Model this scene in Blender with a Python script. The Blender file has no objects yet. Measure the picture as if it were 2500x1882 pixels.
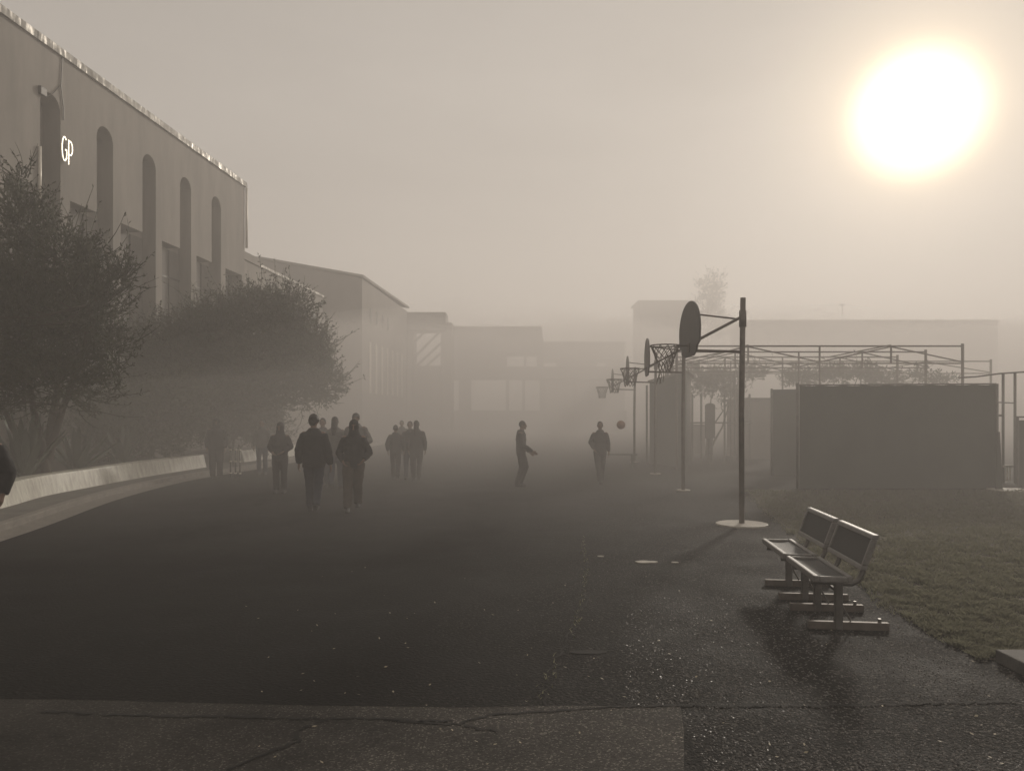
import bpy, math, random
from math import sin, cos, pi, radians, sqrt, atan2, exp
from mathutils import Vector, Matrix, noise
random.seed(7)
sc = bpy.context.scene
col = sc.collection

# ------------------------------------------------------------------ camera
F_, W_, H_, HY, EYE = 1850.0, 2500.0, 1882.0, 1018.0, 1.70
cam_d = bpy.data.cameras.new("camera"); cam = bpy.data.objects.new("camera", cam_d); col.objects.link(cam)
cam_d.sensor_width = 36; cam_d.lens = 36 * F_ / W_
cam_d.shift_y = (HY - H_ / 2) / W_
cam_d.clip_start = .1; cam_d.clip_end = 2000
cam.location = (0, 0, EYE); cam.rotation_euler = (radians(90), 0, 0)
sc.camera = cam

# ------------------------------------------------------------------ light
SUN_DIR = Vector(((2240 - 1250) / F_, 1, (HY - 280) / F_)).normalized()
SUN_EL = math.asin(SUN_DIR.z); SUN_AZ = atan2(SUN_DIR.x, SUN_DIR.y)
world = bpy.data.worlds.new("World"); sc.world = world; world.use_nodes = True
nt = world.node_tree; N = nt.nodes; L = nt.links
bg = N["Background"]
sky = N.new("ShaderNodeTexSky"); sky.sky_type = 'NISHITA'; sky.sun_disc = False
sky.sun_elevation = SUN_EL; sky.sun_rotation = SUN_AZ
sky.air_density = 1.0; sky.dust_density = 0.6; sky.ozone_density = .5
hs = N.new("ShaderNodeHueSaturation"); hs.inputs['Saturation'].default_value = .10
L.new(sky.outputs[0], hs.inputs['Color'])
tint = N.new("ShaderNodeMix"); tint.data_type = 'RGBA'; tint.blend_type = 'MULTIPLY'; tint.inputs[0].default_value = 1
L.new(hs.outputs[0], tint.inputs[6]); tint.inputs[7].default_value = (1.0, .915, .82, 1)
# the veiled sun: bright disc and its aureole in the misty sky, by angle from the sun's direction
tc = N.new("ShaderNodeTexCoord")
dt = N.new("ShaderNodeVectorMath"); dt.operation = 'DOT_PRODUCT'
nm = N.new("ShaderNodeVectorMath"); nm.operation = 'NORMALIZE'
L.new(tc.outputs['Generated'], nm.inputs[0]); L.new(nm.outputs[0], dt.inputs[0]); dt.inputs[1].default_value = SUN_DIR
def mth(op, a, b=None, c=None):
    m = N.new("ShaderNodeMath"); m.operation = op
    for i, v in enumerate((a, b, c)):
        if v is None: continue
        if isinstance(v, (int, float)): m.inputs[i].default_value = v
        else: L.new(v, m.inputs[i])
    return m.outputs[0]
ang = mth('MULTIPLY', mth('ARCCOSINE', mth('MINIMUM', dt.outputs['Value'], .9999999)), 180 / pi)
def lobe(w, p, s):
    return mth('MULTIPLY', mth('EXPONENT', mth('MULTIPLY', mth('POWER', mth('DIVIDE', ang, w), p), -1.0)), s)
halo = mth('ADD', mth('ADD', lobe(3.4, 4.0, 60.0), lobe(4.9, 1.8, 16.0)), lobe(11, 1.3, 2.2))
hc = N.new("ShaderNodeMix"); hc.data_type = 'RGBA'; hc.blend_type = 'MIX'
hv = N.new("ShaderNodeVectorMath"); hv.operation = 'SCALE'; hv.inputs[0].default_value = (1.0, .74, .42)
L.new(halo, hv.inputs['Scale'])
ad = N.new("ShaderNodeMix"); ad.data_type = 'RGBA'; ad.blend_type = 'ADD'; ad.inputs[0].default_value = 1
veil = N.new("ShaderNodeMix"); veil.data_type = 'RGBA'; veil.inputs[0].default_value = .55   # thin even stratus veil over the sky
vm = N.new("ShaderNodeMapping"); vm.inputs['Scale'].default_value = (1.2, 1.2, 4.5); L.new(tc.outputs['Generated'], vm.inputs[0])
vn = N.new("ShaderNodeTexNoise"); vn.inputs['Scale'].default_value = 1.6; vn.inputs['Detail'].default_value = 6; L.new(vm.outputs[0], vn.inputs['Vector'])
vr = N.new("ShaderNodeMapRange"); vr.inputs[1].default_value = .3; vr.inputs[2].default_value = .7; vr.inputs[3].default_value = .84; vr.inputs[4].default_value = 1.14; L.new(vn.outputs['Fac'], vr.inputs[0])
vs_ = N.new("ShaderNodeVectorMath"); vs_.operation = 'SCALE'; vs_.inputs[0].default_value = (7.5, 6.93, 6.28); L.new(vr.outputs[0], vs_.inputs['Scale'])
L.new(tint.outputs[2], veil.inputs[6]); L.new(vs_.outputs[0], veil.inputs[7])
L.new(veil.outputs[2], ad.inputs[6]); L.new(hv.outputs[0], ad.inputs[7])
N.remove(hc)
L.new(ad.outputs[2], bg.inputs[0]); bg.inputs[1].default_value = .105
sl = bpy.data.lights.new("sun", 'SUN'); sl.energy = 4.5; sl.angle = radians(5.0); sl.color = (1, .91, .79)
so = bpy.data.objects.new("sun", sl); col.objects.link(so)
so.rotation_euler = (-SUN_DIR).to_track_quat('-Z', 'Y').to_euler()
sc.view_settings.view_transform = 'Standard'; sc.view_settings.look = 'None'
sc.view_settings.exposure = -0.54; sc.view_settings.gamma = 1
cy = sc.cycles
cy.use_denoising = True; cy.max_bounces = 7; cy.diffuse_bounces = 2; cy.glossy_bounces = 2
cy.volume_bounces = 4; cy.transparent_max_bounces = 8; cy.sample_clamp_indirect = 4
cy.use_adaptive_sampling = True; cy.adaptive_threshold = .02
HAZE_DENSITY = .0120; BANK_DENSITY = .022

# ------------------------------------------------------------------ placing
def P(px, py, Y): return Vector(((px - 1250) / F_ * Y, Y, EYE - (py - HY) / F_ * Y))
def G(px, py):
    Y = EYE * F_ / (py - HY); return Vector(((px - 1250) / F_ * Y, Y, 0))
def GX(px, Y): return Vector(((px - 1250) / F_ * Y, Y, 0))

# ------------------------------------------------------------------ materials
MATS = {}
def mat(name, c, rough=.8, var=.25, scale=4.0, bump=.2, bscale=60., metal=0., streak=None, spec=.5, bd=.01, det=6):
    if name in MATS: return MATS[name]
    m = bpy.data.materials.new(name); m.use_nodes = True; t = m.node_tree; n = t.nodes; l = t.links
    b = n["Principled BSDF"]; b.inputs['Roughness'].default_value = rough; b.inputs['Metallic'].default_value = metal
    b.inputs['Specular IOR Level'].default_value = spec
    g = n.new("ShaderNodeNewGeometry")
    mp = n.new("ShaderNodeMapping"); l.new(g.outputs['Position'], mp.inputs[0])
    if streak: mp.inputs['Scale'].default_value = streak
    nz = n.new("ShaderNodeTexNoise"); nz.inputs['Scale'].default_value = scale; nz.inputs['Detail'].default_value = det
    nz.inputs['Roughness'].default_value = .65
    l.new(mp.outputs[0], nz.inputs['Vector'])
    r = n.new("ShaderNodeValToRGB"); r.color_ramp.elements[0].position = .3; r.color_ramp.elements[1].position = .7
    r.color_ramp.elements[0].color = tuple(x * (1 - var) for x in c) + (1,)
    r.color_ramp.elements[1].color = tuple(min(.95, x * (1 + var)) for x in c) + (1,)
    l.new(nz.outputs['Fac'], r.inputs[0]); l.new(r.outputs[0], b.inputs['Base Color'])
    mr = n.new("ShaderNodeMapRange"); mr.inputs[3].default_value = max(.03, rough - .12); mr.inputs[4].default_value = min(1, rough + .12)
    l.new(nz.outputs['Fac'], mr.inputs[0]); l.new(mr.outputs[0], b.inputs['Roughness'])
    if bump:
        n2 = n.new("ShaderNodeTexNoise"); n2.inputs['Scale'].default_value = bscale; n2.inputs['Detail'].default_value = 4
        l.new(mp.outputs[0], n2.inputs['Vector'])
        bp = n.new("ShaderNodeBump"); bp.inputs['Strength'].default_value = bump; bp.inputs['Distance'].default_value = bd
        l.new(n2.outputs['Fac'], bp.inputs['Height']); l.new(bp.outputs[0], b.inputs['Normal'])
    MATS[name] = m; return m

def asphalt(name, base, stone, rough, bump, sc1=110., patchy=.35, w0=.6, w1=4.4, low=.85):
    m = bpy.data.materials.new(name); m.use_nodes = True; t = m.node_tree; n = t.nodes; l = t.links
    b = n["Principled BSDF"]; b.inputs['Specular IOR Level'].default_value = .08
    g = n.new("ShaderNodeNewGeometry")
    v = n.new("ShaderNodeTexVoronoi"); v.inputs['Scale'].default_value = sc1; l.new(g.outputs['Position'], v.inputs['Vector'])
    nz = n.new("ShaderNodeTexNoise"); nz.inputs['Scale'].default_value = 1.1; nz.inputs['Detail'].default_value = 9; nz.inputs['Roughness'].default_value = .68
    l.new(g.outputs['Position'], nz.inputs['Vector'])
    nf = n.new("ShaderNodeTexNoise"); nf.inputs['Scale'].default_value = 38; nf.inputs['Detail'].default_value = 5
    l.new(g.outputs['Position'], nf.inputs['Vector'])
    sx = n.new("ShaderNodeSeparateXYZ"); l.new(g.outputs['Position'], sx.inputs[0])
    ma = n.new("ShaderNodeMath"); ma.operation = 'MULTIPLY_ADD'; l.new(nz.outputs['Fac'], ma.inputs[0]); ma.inputs[1].default_value = 3.0; l.new(sx.outputs['X'], ma.inputs[2])
    wr = n.new("ShaderNodeMapRange"); l.new(ma.outputs[0], wr.inputs[0]); wr.inputs[1].default_value = w0; wr.inputs[2].default_value = w1; wr.inputs[3].default_value = .12; wr.inputs[4].default_value = 1
    sp = n.new("ShaderNodeSeparateColor"); l.new(v.outputs['Color'], sp.inputs[0])
    r = n.new("ShaderNodeValToRGB"); e = r.color_ramp.elements
    rb_ = n.new("ShaderNodeMix"); rb_.data_type = 'RGBA'; rb_.inputs[6].default_value = tuple(x*low for x in base) + (1,)
    e[0].position = .2; e[0].color = tuple(x * .5 for x in base) + (1,)
    e[1].position = .97; e[1].color = tuple(stone) + (1,)
    e2 = e.new(.86); e2.color = tuple(base) + (1,)
    l.new(sp.outputs[0], r.inputs[0])
    mm = n.new("ShaderNodeMapRange"); mm.inputs[1].default_value = .3; mm.inputs[2].default_value = .7
    mm.inputs[3].default_value = 1 - patchy; mm.inputs[4].default_value = 1 + patchy
    l.new(nz.outputs['Fac'], mm.inputs[0])
    mx = n.new("ShaderNodeVectorMath"); mx.operation = 'SCALE'
    l.new(wr.outputs[0], rb_.inputs[0]); l.new(r.outputs[0], rb_.inputs[7]); l.new(rb_.outputs[2], mx.inputs[0]); l.new(mm.outputs[0], mx.inputs['Scale']); l.new(mx.outputs[0], b.inputs['Base Color'])
    mr = n.new("ShaderNodeMapRange"); mr.inputs[1].default_value = .3; mr.inputs[2].default_value = .7
    mr.inputs[3].default_value = rough - .15; mr.inputs[4].default_value = rough + .12
    l.new(nz.outputs['Fac'], mr.inputs[0]); l.new(mr.outputs[0], b.inputs['Roughness'])
    b1 = n.new("ShaderNodeBump"); b1.inputs['Strength'].default_value = bump; b1.inputs['Distance'].default_value = .006
    l.new(v.outputs['Distance'], b1.inputs['Height']); b1.invert = True
    bs_ = n.new("ShaderNodeMath"); bs_.operation = 'MULTIPLY'; l.new(wr.outputs[0], bs_.inputs[0]); bs_.inputs[1].default_value = bump; l.new(bs_.outputs[0], b1.inputs['Strength'])
    b2 = n.new("ShaderNodeBump"); b2.inputs['Strength'].default_value = bump * .8; b2.inputs['Distance'].default_value = .012
    l.new(nf.outputs['Fac'], b2.inputs['Height']); l.new(b1.outputs[0], b2.inputs['Normal']); l.new(b2.outputs[0], b.inputs['Normal'])
    return m

M_asph = asphalt('asphalt', (.014, .0133, .0125), (.13, .12, .108), .78, 1.0, 75.)
M_patch = asphalt('patched_asphalt', (.085, .079, .072), (.24, .22, .195), .8, .5, 120., .55, -1.8, 2.4, .40)
M_walk = mat('sidewalk_concrete', (.14, .13, .115), .85, .35, 2.5, .3, 80)
M_kerb = mat('kerb_concrete', (.22, .20, .175), .5, .35, 5, .3, 90)
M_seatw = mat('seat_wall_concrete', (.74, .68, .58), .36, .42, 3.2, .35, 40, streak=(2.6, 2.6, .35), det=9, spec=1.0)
M_stucco = mat('stucco', (.26, .24, .217), .9, .24, 1.2, .25, 30, streak=(1, 1, .22))
M_recess = mat('recess_panel', (.15, .14, .13), .8, .25, 2, .15, 20)
M_flash = mat('metal_flashing', (.62, .59, .54), .38, .35, 3.5, .7, 6, metal=.85, streak=(1.5, 1.5, .2), bd=.03)
M_letter = mat('polished_letters', (.95, .90, .78), .45, .03, 6, .0, metal=.75)
def streaky(m, lo, hi, c0, c1, sc_=3.0):
    t = m.node_tree; n = t.nodes; l = t.links; b = n["Principled BSDF"]
    g = n.new("ShaderNodeNewGeometry"); mp = n.new("ShaderNodeMapping"); mp.inputs['Scale'].default_value = (3.5, 3.5, .8)
    l.new(g.outputs['Position'], mp.inputs[0]); nz = n.new("ShaderNodeTexNoise"); nz.inputs['Scale'].default_value = sc_
    nz.inputs['Detail'].default_value = 7; nz.inputs['Roughness'].default_value = .8; l.new(mp.outputs[0], nz.inputs['Vector'])
    r = n.new("ShaderNodeValToRGB"); r.color_ramp.elements[0].position = .44; r.color_ramp.elements[1].position = .66
    r.color_ramp.elements[0].color = (hi,)*3 + (1,); r.color_ramp.elements[1].color = (lo,)*3 + (1,)
    l.new(nz.outputs['Fac'], r.inputs[0]); l.new(r.outputs[0], b.inputs['Roughness'])
    r2 = n.new("ShaderNodeValToRGB"); r2.color_ramp.elements[0].position = .5; r2.color_ramp.elements[1].position = .64
    r2.color_ramp.elements[0].color = c0 + (1,); r2.color_ramp.elements[1].color = c1 + (1,)
    l.new(nz.outputs['Fac'], r2.inputs[0]); l.new(r2.outputs[0], b.inputs['Base Color'])
M_flash = mat('weathered_flashing', (.3, .28, .26), .6, .2, 3.5, .35, 5, metal=.5, streak=(1.5, 1.5, .2), bd=.02)
streaky(M_flash, .40, .80, (.24,.23,.21), (.62,.59,.54), 1.5)
M_stone = mat('loose_stone', (.12, .11, .10), .38, .5, 50, 0, spec=.7)
M_pipe = mat('pipe_paint', (.72, .68, .60), .45, .1, 6, .1, metal=.2)
M_dark = mat('dark_metal', (.05, .047, .043), .5, .3, 9, .25, 70, metal=.5)
M_steel = mat('galvanised_steel', (.16, .15, .14), .45, .3, 7, .2, 60, metal=.6)
M_rust = mat('worn_pipe', (.13, .11, .095), .6, .35, 8, .25, 60, metal=.3)
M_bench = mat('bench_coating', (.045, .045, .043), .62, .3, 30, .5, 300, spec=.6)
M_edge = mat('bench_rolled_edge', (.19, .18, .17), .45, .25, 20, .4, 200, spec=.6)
M_board = mat('backboard_paint', (.10, .095, .09), .55, .3, 5, .15, 40)
M_net = mat('net_cord', (.22, .20, .18), .9, .3, 30, 0)
M_leaf = mat('leaves', (.050, .055, .028), .6, .5, 2.2, 0)
M_leaf2 = mat('leaves_bush', (.058, .062, .034), .6, .5, 2.2, 0)
M_agave = mat('agave_leaf', (.085, .10, .075), .55, .3, 3, .1, 20)
M_bark = mat('bark', (.07, .055, .042), .9, .4, 8, .6, 30)
M_slab = mat('slab_concrete', (.10, .095, .088), .8, .35, 6, .5, 60)
M_soil = mat('soil', (.055, .045, .035), .95, .4, 3, .6, 25)
M_grass = mat('grass_blades', (.068, .066, .044), .45, .75, 28, 0)
gt_ = M_grass.node_tree; tb_ = gt_.nodes.new("ShaderNodeBsdfTranslucent"); tb_.inputs[0].default_value = (.27, .265, .19, 1)
mx_ = gt_.nodes.new("ShaderNodeMixShader"); mx_.inputs[0].default_value = .5
gt_.links.new(gt_.nodes["Principled BSDF"].outputs[0], mx_.inputs[1]); gt_.links.new(tb_.outputs[0], mx_.inputs[2])
gt_.links.new(mx_.outputs[0], [x for x in gt_.nodes if x.type == 'OUTPUT_MATERIAL'][0].inputs[0])
M_fence = mat('windscreen_fabric', (.075, .08, .070), .85, .2, 1.2, .25, 12)
M_bld = mat('far_plaster', (.24, .22, .20), .9, .15, .6, .1, 10)
M_glass = mat('window_glass', (.10, .105, .11), .25, .2, 1, 0, spec=.7)
M_ball = mat('ball_rubber', (.22, .085, .03), .6, .15, 20, .4, 200)
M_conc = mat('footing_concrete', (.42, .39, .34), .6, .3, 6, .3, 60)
M_crack = mat('crack_dirt', (.012, .011, .010), 1, .3, 9, 0)
M_dry = mat('dry_leaf', (.33, .28, .19), .6, .4, 20, 0)
M_weed = mat('weed', (.30, .29, .18), .7, .4, 12, 0)
M_skin = mat('skin', (.20, .125, .09), .6, .1, 20, 0)
def cloth(n, c): return mat('cloth_' + n, c, .9, .25, 9, .3, 200)
C_black = cloth('black', (.022, .021, .022)); C_char = cloth('charcoal', (.045, .042, .042)); C_navy = cloth('navy', (.03, .034, .05))
C_jean = cloth('denim', (.05, .06, .085)); C_brown = cloth('brown', (.065, .050, .038)); C_grey = cloth('grey', (.12, .115, .11))
C_hair = mat('hair_dark', (.018, .014, .011), .6, .3, 40, .4, 150); C_shoe = mat('shoe_rubber', (.022, .022, .022), .6, .3, 20, .1)

# ------------------------------------------------------------------ mesh kit
class MB:
    def __init__(s): s.v = []; s.f = []
    def add(s, vs, fs):
        o = len(s.v); s.v += [tuple(p) for p in vs]; s.f += [tuple(i + o for i in f) for f in fs]; return s
    def box(s, a, b, fr=None):
        x0, y0, z0 = a; x1, y1, z1 = b
        vs = [Vector(p) for p in ((x0,y0,z0),(x1,y0,z0),(x1,y1,z0),(x0,y1,z0),(x0,y0,z1),(x1,y0,z1),(x1,y1,z1),(x0,y1,z1))]
        if fr: vs = [fr(p) for p in vs]
        return s.add(vs, [(0,3,2,1),(4,5,6,7),(0,1,5,4),(1,2,6,5),(2,3,7,6),(3,0,4,7)])
    def tube(s, pts, r, n=8, ry=None, up=None):
        pts = [Vector(p) for p in pts]; k = len(pts)
        rs = r if isinstance(r, (list, tuple)) else [r] * k
        t0 = (pts[1] - pts[0]).normalized()
        u = (Vector(up) if up else (Vector((0,0,1)) if abs(t0.z) < .9 else Vector((1,0,0))))
        u = (u - t0 * u.dot(t0)).normalized(); vs = []
        for i, p in enumerate(pts):
            t = (pts[min(i+1,k-1)] - pts[max(i-1,0)]).normalized()
            u = (u - t * u.dot(t)); u = u.normalized() if u.length > 1e-6 else t.orthogonal().normalized()
            w = t.cross(u)
            for j in range(n):
                a = 2 * pi * (j + .5) / n
                vs.append(p + u * cos(a) * rs[i] + w * sin(a) * (rs[i] if ry is None else ry))
        fs = [(i*n+j, i*n+(j+1)%n, (i+1)*n+(j+1)%n, (i+1)*n+j) for i in range(k-1) for j in range(n)]
        fs += [tuple(range(n))[::-1], tuple((k-1)*n + j for j in range(n))]
        return s.add(vs, fs)
    def ell(s, c, r, nu=14, nv=10, M=None):
        c = Vector(c); vs = []; fs = []
        for i in range(1, nv):
            a = pi * i / nv
            for j in range(nu):
                b = 2 * pi * j / nu
                p = Vector((r[0]*sin(a)*cos(b), r[1]*sin(a)*sin(b), r[2]*cos(a)))
                vs.append(c + (M @ p if M else p))
        top = len(vs); vs.append(c + (M @ Vector((0,0,r[2])) if M else Vector((0,0,r[2]))))
        vs.append(c - (M @ Vector((0,0,r[2])) if M else Vector((0,0,r[2]))))
        for i in range(nv-2):
            for j in range(nu): fs.append((i*nu+j, (i+1)*nu+j, (i+1)*nu+(j+1)%nu, i*nu+(j+1)%nu))
        for j in range(nu): fs.append((top, j, (j+1)%nu)); fs.append((top+1, (nv-2)*nu+(j+1)%nu, (nv-2)*nu+j))
        return s.add(vs, fs)
    def loft(s, secs, n=16):   # (cx,cy,z,rx,ry)
        vs = []
        for cx, cy, z, rx, ry in secs:
            for j in range(n):
                a = 2*pi*j/n; vs.append((cx + rx*cos(a), cy + ry*sin(a), z))
        k = len(secs)
        fs = [(i*n+j, i*n+(j+1)%n, (i+1)*n+(j+1)%n, (i+1)*n+j) for i in range(k-1) for j in range(n)]
        fs += [tuple(range(n))[::-1], tuple((k-1)*n+j for j in range(n))]
        return s.add(vs, fs)
    def cyl(s, c, r, h, n=24):
        return s.tube([Vector(c), Vector(c) + Vector((0,0,h))], r, n)
    def prism(s, pts, ext):   # ngon pts (Vectors) extruded by vector ext
        k = len(pts); ext = Vector(ext)
        return s.add([Vector(p) for p in pts] + [Vector(p) + ext for p in pts],
            [tuple(range(k))[::-1], tuple(range(k, 2*k))] + [(i, (i+1)%k, k+(i+1)%k, k+i) for i in range(k)])
    def build(s, name, m, parent=None, smooth=False, bevel=0, recalc=False):
        me = bpy.data.meshes.new(name); me.from_pydata(s.v, [], s.f); me.materials.append(m)
        if recalc:
            import bmesh
            bm = bmesh.new(); bm.from_mesh(me); bmesh.ops.recalc_face_normals(bm, faces=bm.faces); bm.to_mesh(me); bm.free()
        if smooth: me.polygons.foreach_set('use_smooth', [True] * len(me.polygons))
        o = bpy.data.objects.new(name, me); col.objects.link(o)
        if parent: o.parent = parent
        if bevel:
            b = o.modifiers.new('bevel', 'BEVEL'); b.width = bevel; b.segments = 2; b.limit_method = 'ANGLE'
        return o
def tag(o, label=None, cat=None, group=None, kind=None):
    if label: o['label'] = label
    if cat: o['category'] = cat
    if group: o['group'] = group
    if kind: o['kind'] = kind
    return o
def empty(name, loc=(0,0,0), rz=0, label=None, cat=None, group=None):
    o = bpy.data.objects.new(name, None); col.objects.link(o); o.location = loc; o.rotation_euler = (0,0,rz)
    o.empty_display_size = .2
    return tag(o, label, cat, group)
def kids(o): return [c for c in col.objects if c.parent == o]
def copy_tree(o, parent=None):
    c = o.copy(); col.objects.link(c); c.parent = parent
    for ch in kids(o): copy_tree(ch, c)
    return c
def struct(name, mb, m, **k): return tag(mb.build(name, m, **k), kind='structure')

# ------------------------------------------------------------------ ground
struct('ground', MB().add([(-150,-40,0),(150,-40,0),(150,220,0),(-150,220,0)], [(0,1,2,3)]), M_asph)
Z1, Z2 = .004, .008
patch_pts = [(-9,4.66),(-5,4.62),(-2.6,4.55),(-1.2,4.46),(-.3,4.43),(.35,4.46),(.99,4.45),(.93,4.1),(.84,3.7),(.7,3.0),(.6,1.0),(-9,1.0)]
struct('pavement', MB().add([(x,y,Z1) for x,y in patch_pts], [tuple(range(len(patch_pts)))[::-1]]), M_patch)

def ribbon(path, w, z, seg=.05, jit=.02, seed=1):
    rnd = random.Random(seed); pts = []
    for (a, b) in zip(path, path[1:]):
        a = Vector(a); b = Vector(b); n = max(1, int((b-a).length / seg))
        for i in range(n): pts.append(a.lerp(b, i/n))
    pts.append(Vector(path[-1])); vs = []; fs = []
    q = []
    for i, p in enumerate(pts):
        o = noise.noise(Vector((p.x*2.1, p.y*2.1, seed))) * jit * 2.5 + rnd.uniform(-jit, jit)
        d = (pts[min(i+1,len(pts)-1)] - pts[max(i-1,0)]).normalized(); nn = Vector((-d.y, d.x))
        c = p + nn * o; ww = w * rnd.uniform(.35, 1.2)
        vs += [(c.x + nn.x*ww, c.y + nn.y*ww, z), (c.x - nn.x*ww, c.y - nn.y*ww, z)]
    for i in range(len(pts)-1): fs.append((2*i, 2*i+1, 2*i+3, 2*i+2))
    return vs, fs
def g2(px, py): p = G(px, py); return (p.x, p.y)
cr = MB()
for k, pth in enumerate((
    [g2(560,1882), g2(640,1846), g2(735,1810), g2(720,1790), g2(800,1757)],
    [g2(620,1754), g2(950,1756), g2(1120,1772), g2(1210,1748), g2(1300,1735), g2(1500,1726), g2(1700,1724)],
    [g2(250,1746), g2(500,1752), g2(620,1754)],
    [g2(1130,1774), g2(1215,1790)], [g2(940,1757), g2(1105,1764)],
    [g2(100,1742), g2(240,1744)],
    [g2(2480,1716), g2(2200,1722), g2(1950,1720), g2(1700,1724)])):
    cr.add(*ribbon(pth, .013, Z2, .03, .016, k))
tag(cr.build('pavement_crack', M_crack), kind='structure')
# joint running up the yard with weeds in it
joint = [g2(1315,1722), g2(1322,1690), g2(1345,1640), g2(1362,1600), g2(1395,1560), g2(1408,1520), g2(1425,1440), g2(1430,1370), g2(1425,1310)]
tag(MB().add(*ribbon(joint, .008, Z1, .06, .03, 21)).build('ground_joint', M_crack), kind='structure')
wd = MB(); rnd = random.Random(5)
for a, b in zip(joint, joint[1:]):
    A, B = Vector(a), Vector(b)
    for i in range(int((B-A).length * 45)):
        if noise.noise(Vector((A.x*3, i*.09, A.y))) < -.12: continue
        c = A.lerp(B, rnd.random()); c += Vector((rnd.gauss(0,.02), rnd.gauss(0,.02)))
        d = Vector((rnd.uniform(-1,1), rnd.uniform(-1,1), rnd.uniform(.3,1.2))).normalized() * rnd.uniform(.015,.045)
        s_ = Vector((-d.y, d.x, 0)).normalized() * .004
        q = Vector((c.x, c.y, .003)); wd.add([q-s_, q+s_, q+d], [(0,1,2)])
tag(wd.build('joint_weeds', M_weed), kind='stuff')
# flat dark patch, pale patches, fallen leaves
def blob(c, rx, ry, z, n=26, seed=0, h=0):
    vs = []
    for j in range(n):
        a = 2*pi*j/n; k = 1 + .22 * noise.noise(Vector((cos(a)*1.6, sin(a)*1.6, seed)))
        vs.append((c[0] + rx*k*cos(a), c[1] + ry*k*sin(a), z))
    return vs
b = blob(g2(1435,1592), .14, .045, Z1+.001, seed=3)  # flat dark blob laid just above the asphalt
tag(MB().add(b, [tuple(range(len(b)))]).build('dark_patch', M_crack), kind='structure')
for i, (px, py, rx, ry) in enumerate(((1576,1373,.125,.07),(1648,1374,.045,.03),(1466,1359,.04,.025))):
    b = blob(g2(px,py), rx, ry, .0, seed=i+9)
    o = MB().prism([Vector(p) for p in b], (0,0,.012)).build('concrete_patch', M_conc)
    tag(o, ('wide pale concrete plug set in the asphalt left of the benches', 'small pale plug just right of the wide concrete plug', 'smallest pale plug left of the wide concrete plug')[i], 'concrete patch', 'pale plugs in the asphalt')
def lawn_lim(y): return 3.35 if y < 8 else 3.6
lf = MB(); rnd = random.Random(11)
spots = [(873,1655),(876,1699),(960,1692),(1012,1500),(1203,1503),(1183,1491),(1342,1492),(1265,1492),(996,1584),(1298,1585),(1170,1621),(1262,1651),(1380,1632),(1450,1610),(1452,1458),(1606,1708),(1608,1566),(1285,1716),(1288,1715),(1104,1786),(1287,1783),(1209,1821),(1879,1821),(2295,1814),(1607,1567),(2429,1796),(1610,1566),(1350,1474),(1495,1545),(1525,1577),(1470,1660),(1700,1655),(1580,1655),(1705,1555)]
for i in range(85):
    spots.append((rnd.uniform(600,2450), rnd.uniform(1380,1870)))
for px, py in spots:
    p = G(px, py); s_ = rnd.uniform(.006,.016); a = rnd.uniform(0, pi)
    d = Vector((cos(a), sin(a), rnd.uniform(-.1,.3))) * s_; e = Vector((-sin(a), cos(a), rnd.uniform(-.1,.5))) * s_ * .5
    c = Vector((p.x, p.y, .012)); lf.add([c-d, c-e, c+d, c+e], [(0,1,2,3)])
tag(lf.build('leaf_litter', M_dry), kind='stuff')

ls = MB(); rnd = random.Random(77)
for i in range(8000):
    y = 3.6 + 3.6*rnd.random()**1.7; x = rnd.uniform(.15, .70) * y
    if y < 4.45 and x < .95: continue
    if x > lawn_lim(y): continue
    r_ = rnd.uniform(.003, .0085); a = rnd.uniform(0, 2*pi); vs = []
    for k in range(5):
        q_ = a + 2*pi*k/5; kk = r_*rnd.uniform(.7,1.2); vs.append((x+kk*cos(q_), y+kk*sin(q_), .001))
    vs.append((x+r_*rnd.uniform(-.5,.5), y+r_*rnd.uniform(-.5,.5), r_*rnd.uniform(.5,1.1)))
    ls.add(vs, [(k, (k+1)%5, 5) for k in range(5)])
tag(ls.build('loose_gravel', M_stone), kind='stuff')

# kerb, sidewalk, planter bed, curved seat wall
def smooth_path(pts, n=8):
    out = []; P_ = [Vector(p) for p in pts]
    for i in range(len(P_)-1):
        p0 = P_[max(i-1,0)]; p1 = P_[i]; p2 = P_[i+1]; p3 = P_[min(i+2,len(P_)-1)]
        for k in range(n):
            t = k/n; out.append(.5*((2*p1)+(p2-p0)*t+(2*p0-5*p1+4*p2-p3)*t*t+(3*p1-p0-3*p2+p3)*t**3))
    out.append(P_[-1]); return out
kerb_p = smooth_path([(-7.0,3.0),(-7.05,7.5),(-7.6,11.27),(-8.6,15.8),(-9.05,20.3),(-8.75,24.4),(-8.6,28),(-8.5,34),(-8.4,60)])
wall_p = smooth_path([(-8.3,6.0),(-8.5,10.5),(-9.0,13.3),(-9.5,15.3),(-9.66,17.0),(-9.85,20.3),(-9.84,22.6),(-9.80,24.2)])
wall_q = smooth_path([(-9.55,26.9),(-9.35,28.5),(-9.2,29.6),(-9.05,31.0),(-9.0,33.0)])
def sweep(path, prof):   # prof: list of (offset to the right of travel, z)
    m = MB(); k = len(prof); vs = []
    for i, p in enumerate(path):
        d = (path[min(i+1,len(path)-1)] - path[max(i-1,0)]).normalized(); n = Vector((d.y, -d.x))
        for o, z in prof: vs.append((p.x + n.x*o, p.y + n.y*o, z))
    fs = [(i*k+j, (i+1)*k+j, (i+1)*k+(j+1)%k, i*k+(j+1)%k) for i in range(len(path)-1) for j in range(k)]
    fs += [tuple(range(k)), tuple((len(path)-1)*k+j for j in range(k))[::-1]]
    m.add(vs, fs); return m
struct('kerb', sweep(kerb_p, [(0,-.02),(0,.09),(-.02,.105),(-.16,.105),(-.16,-.02)]), M_kerb, recalc=True)
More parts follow.
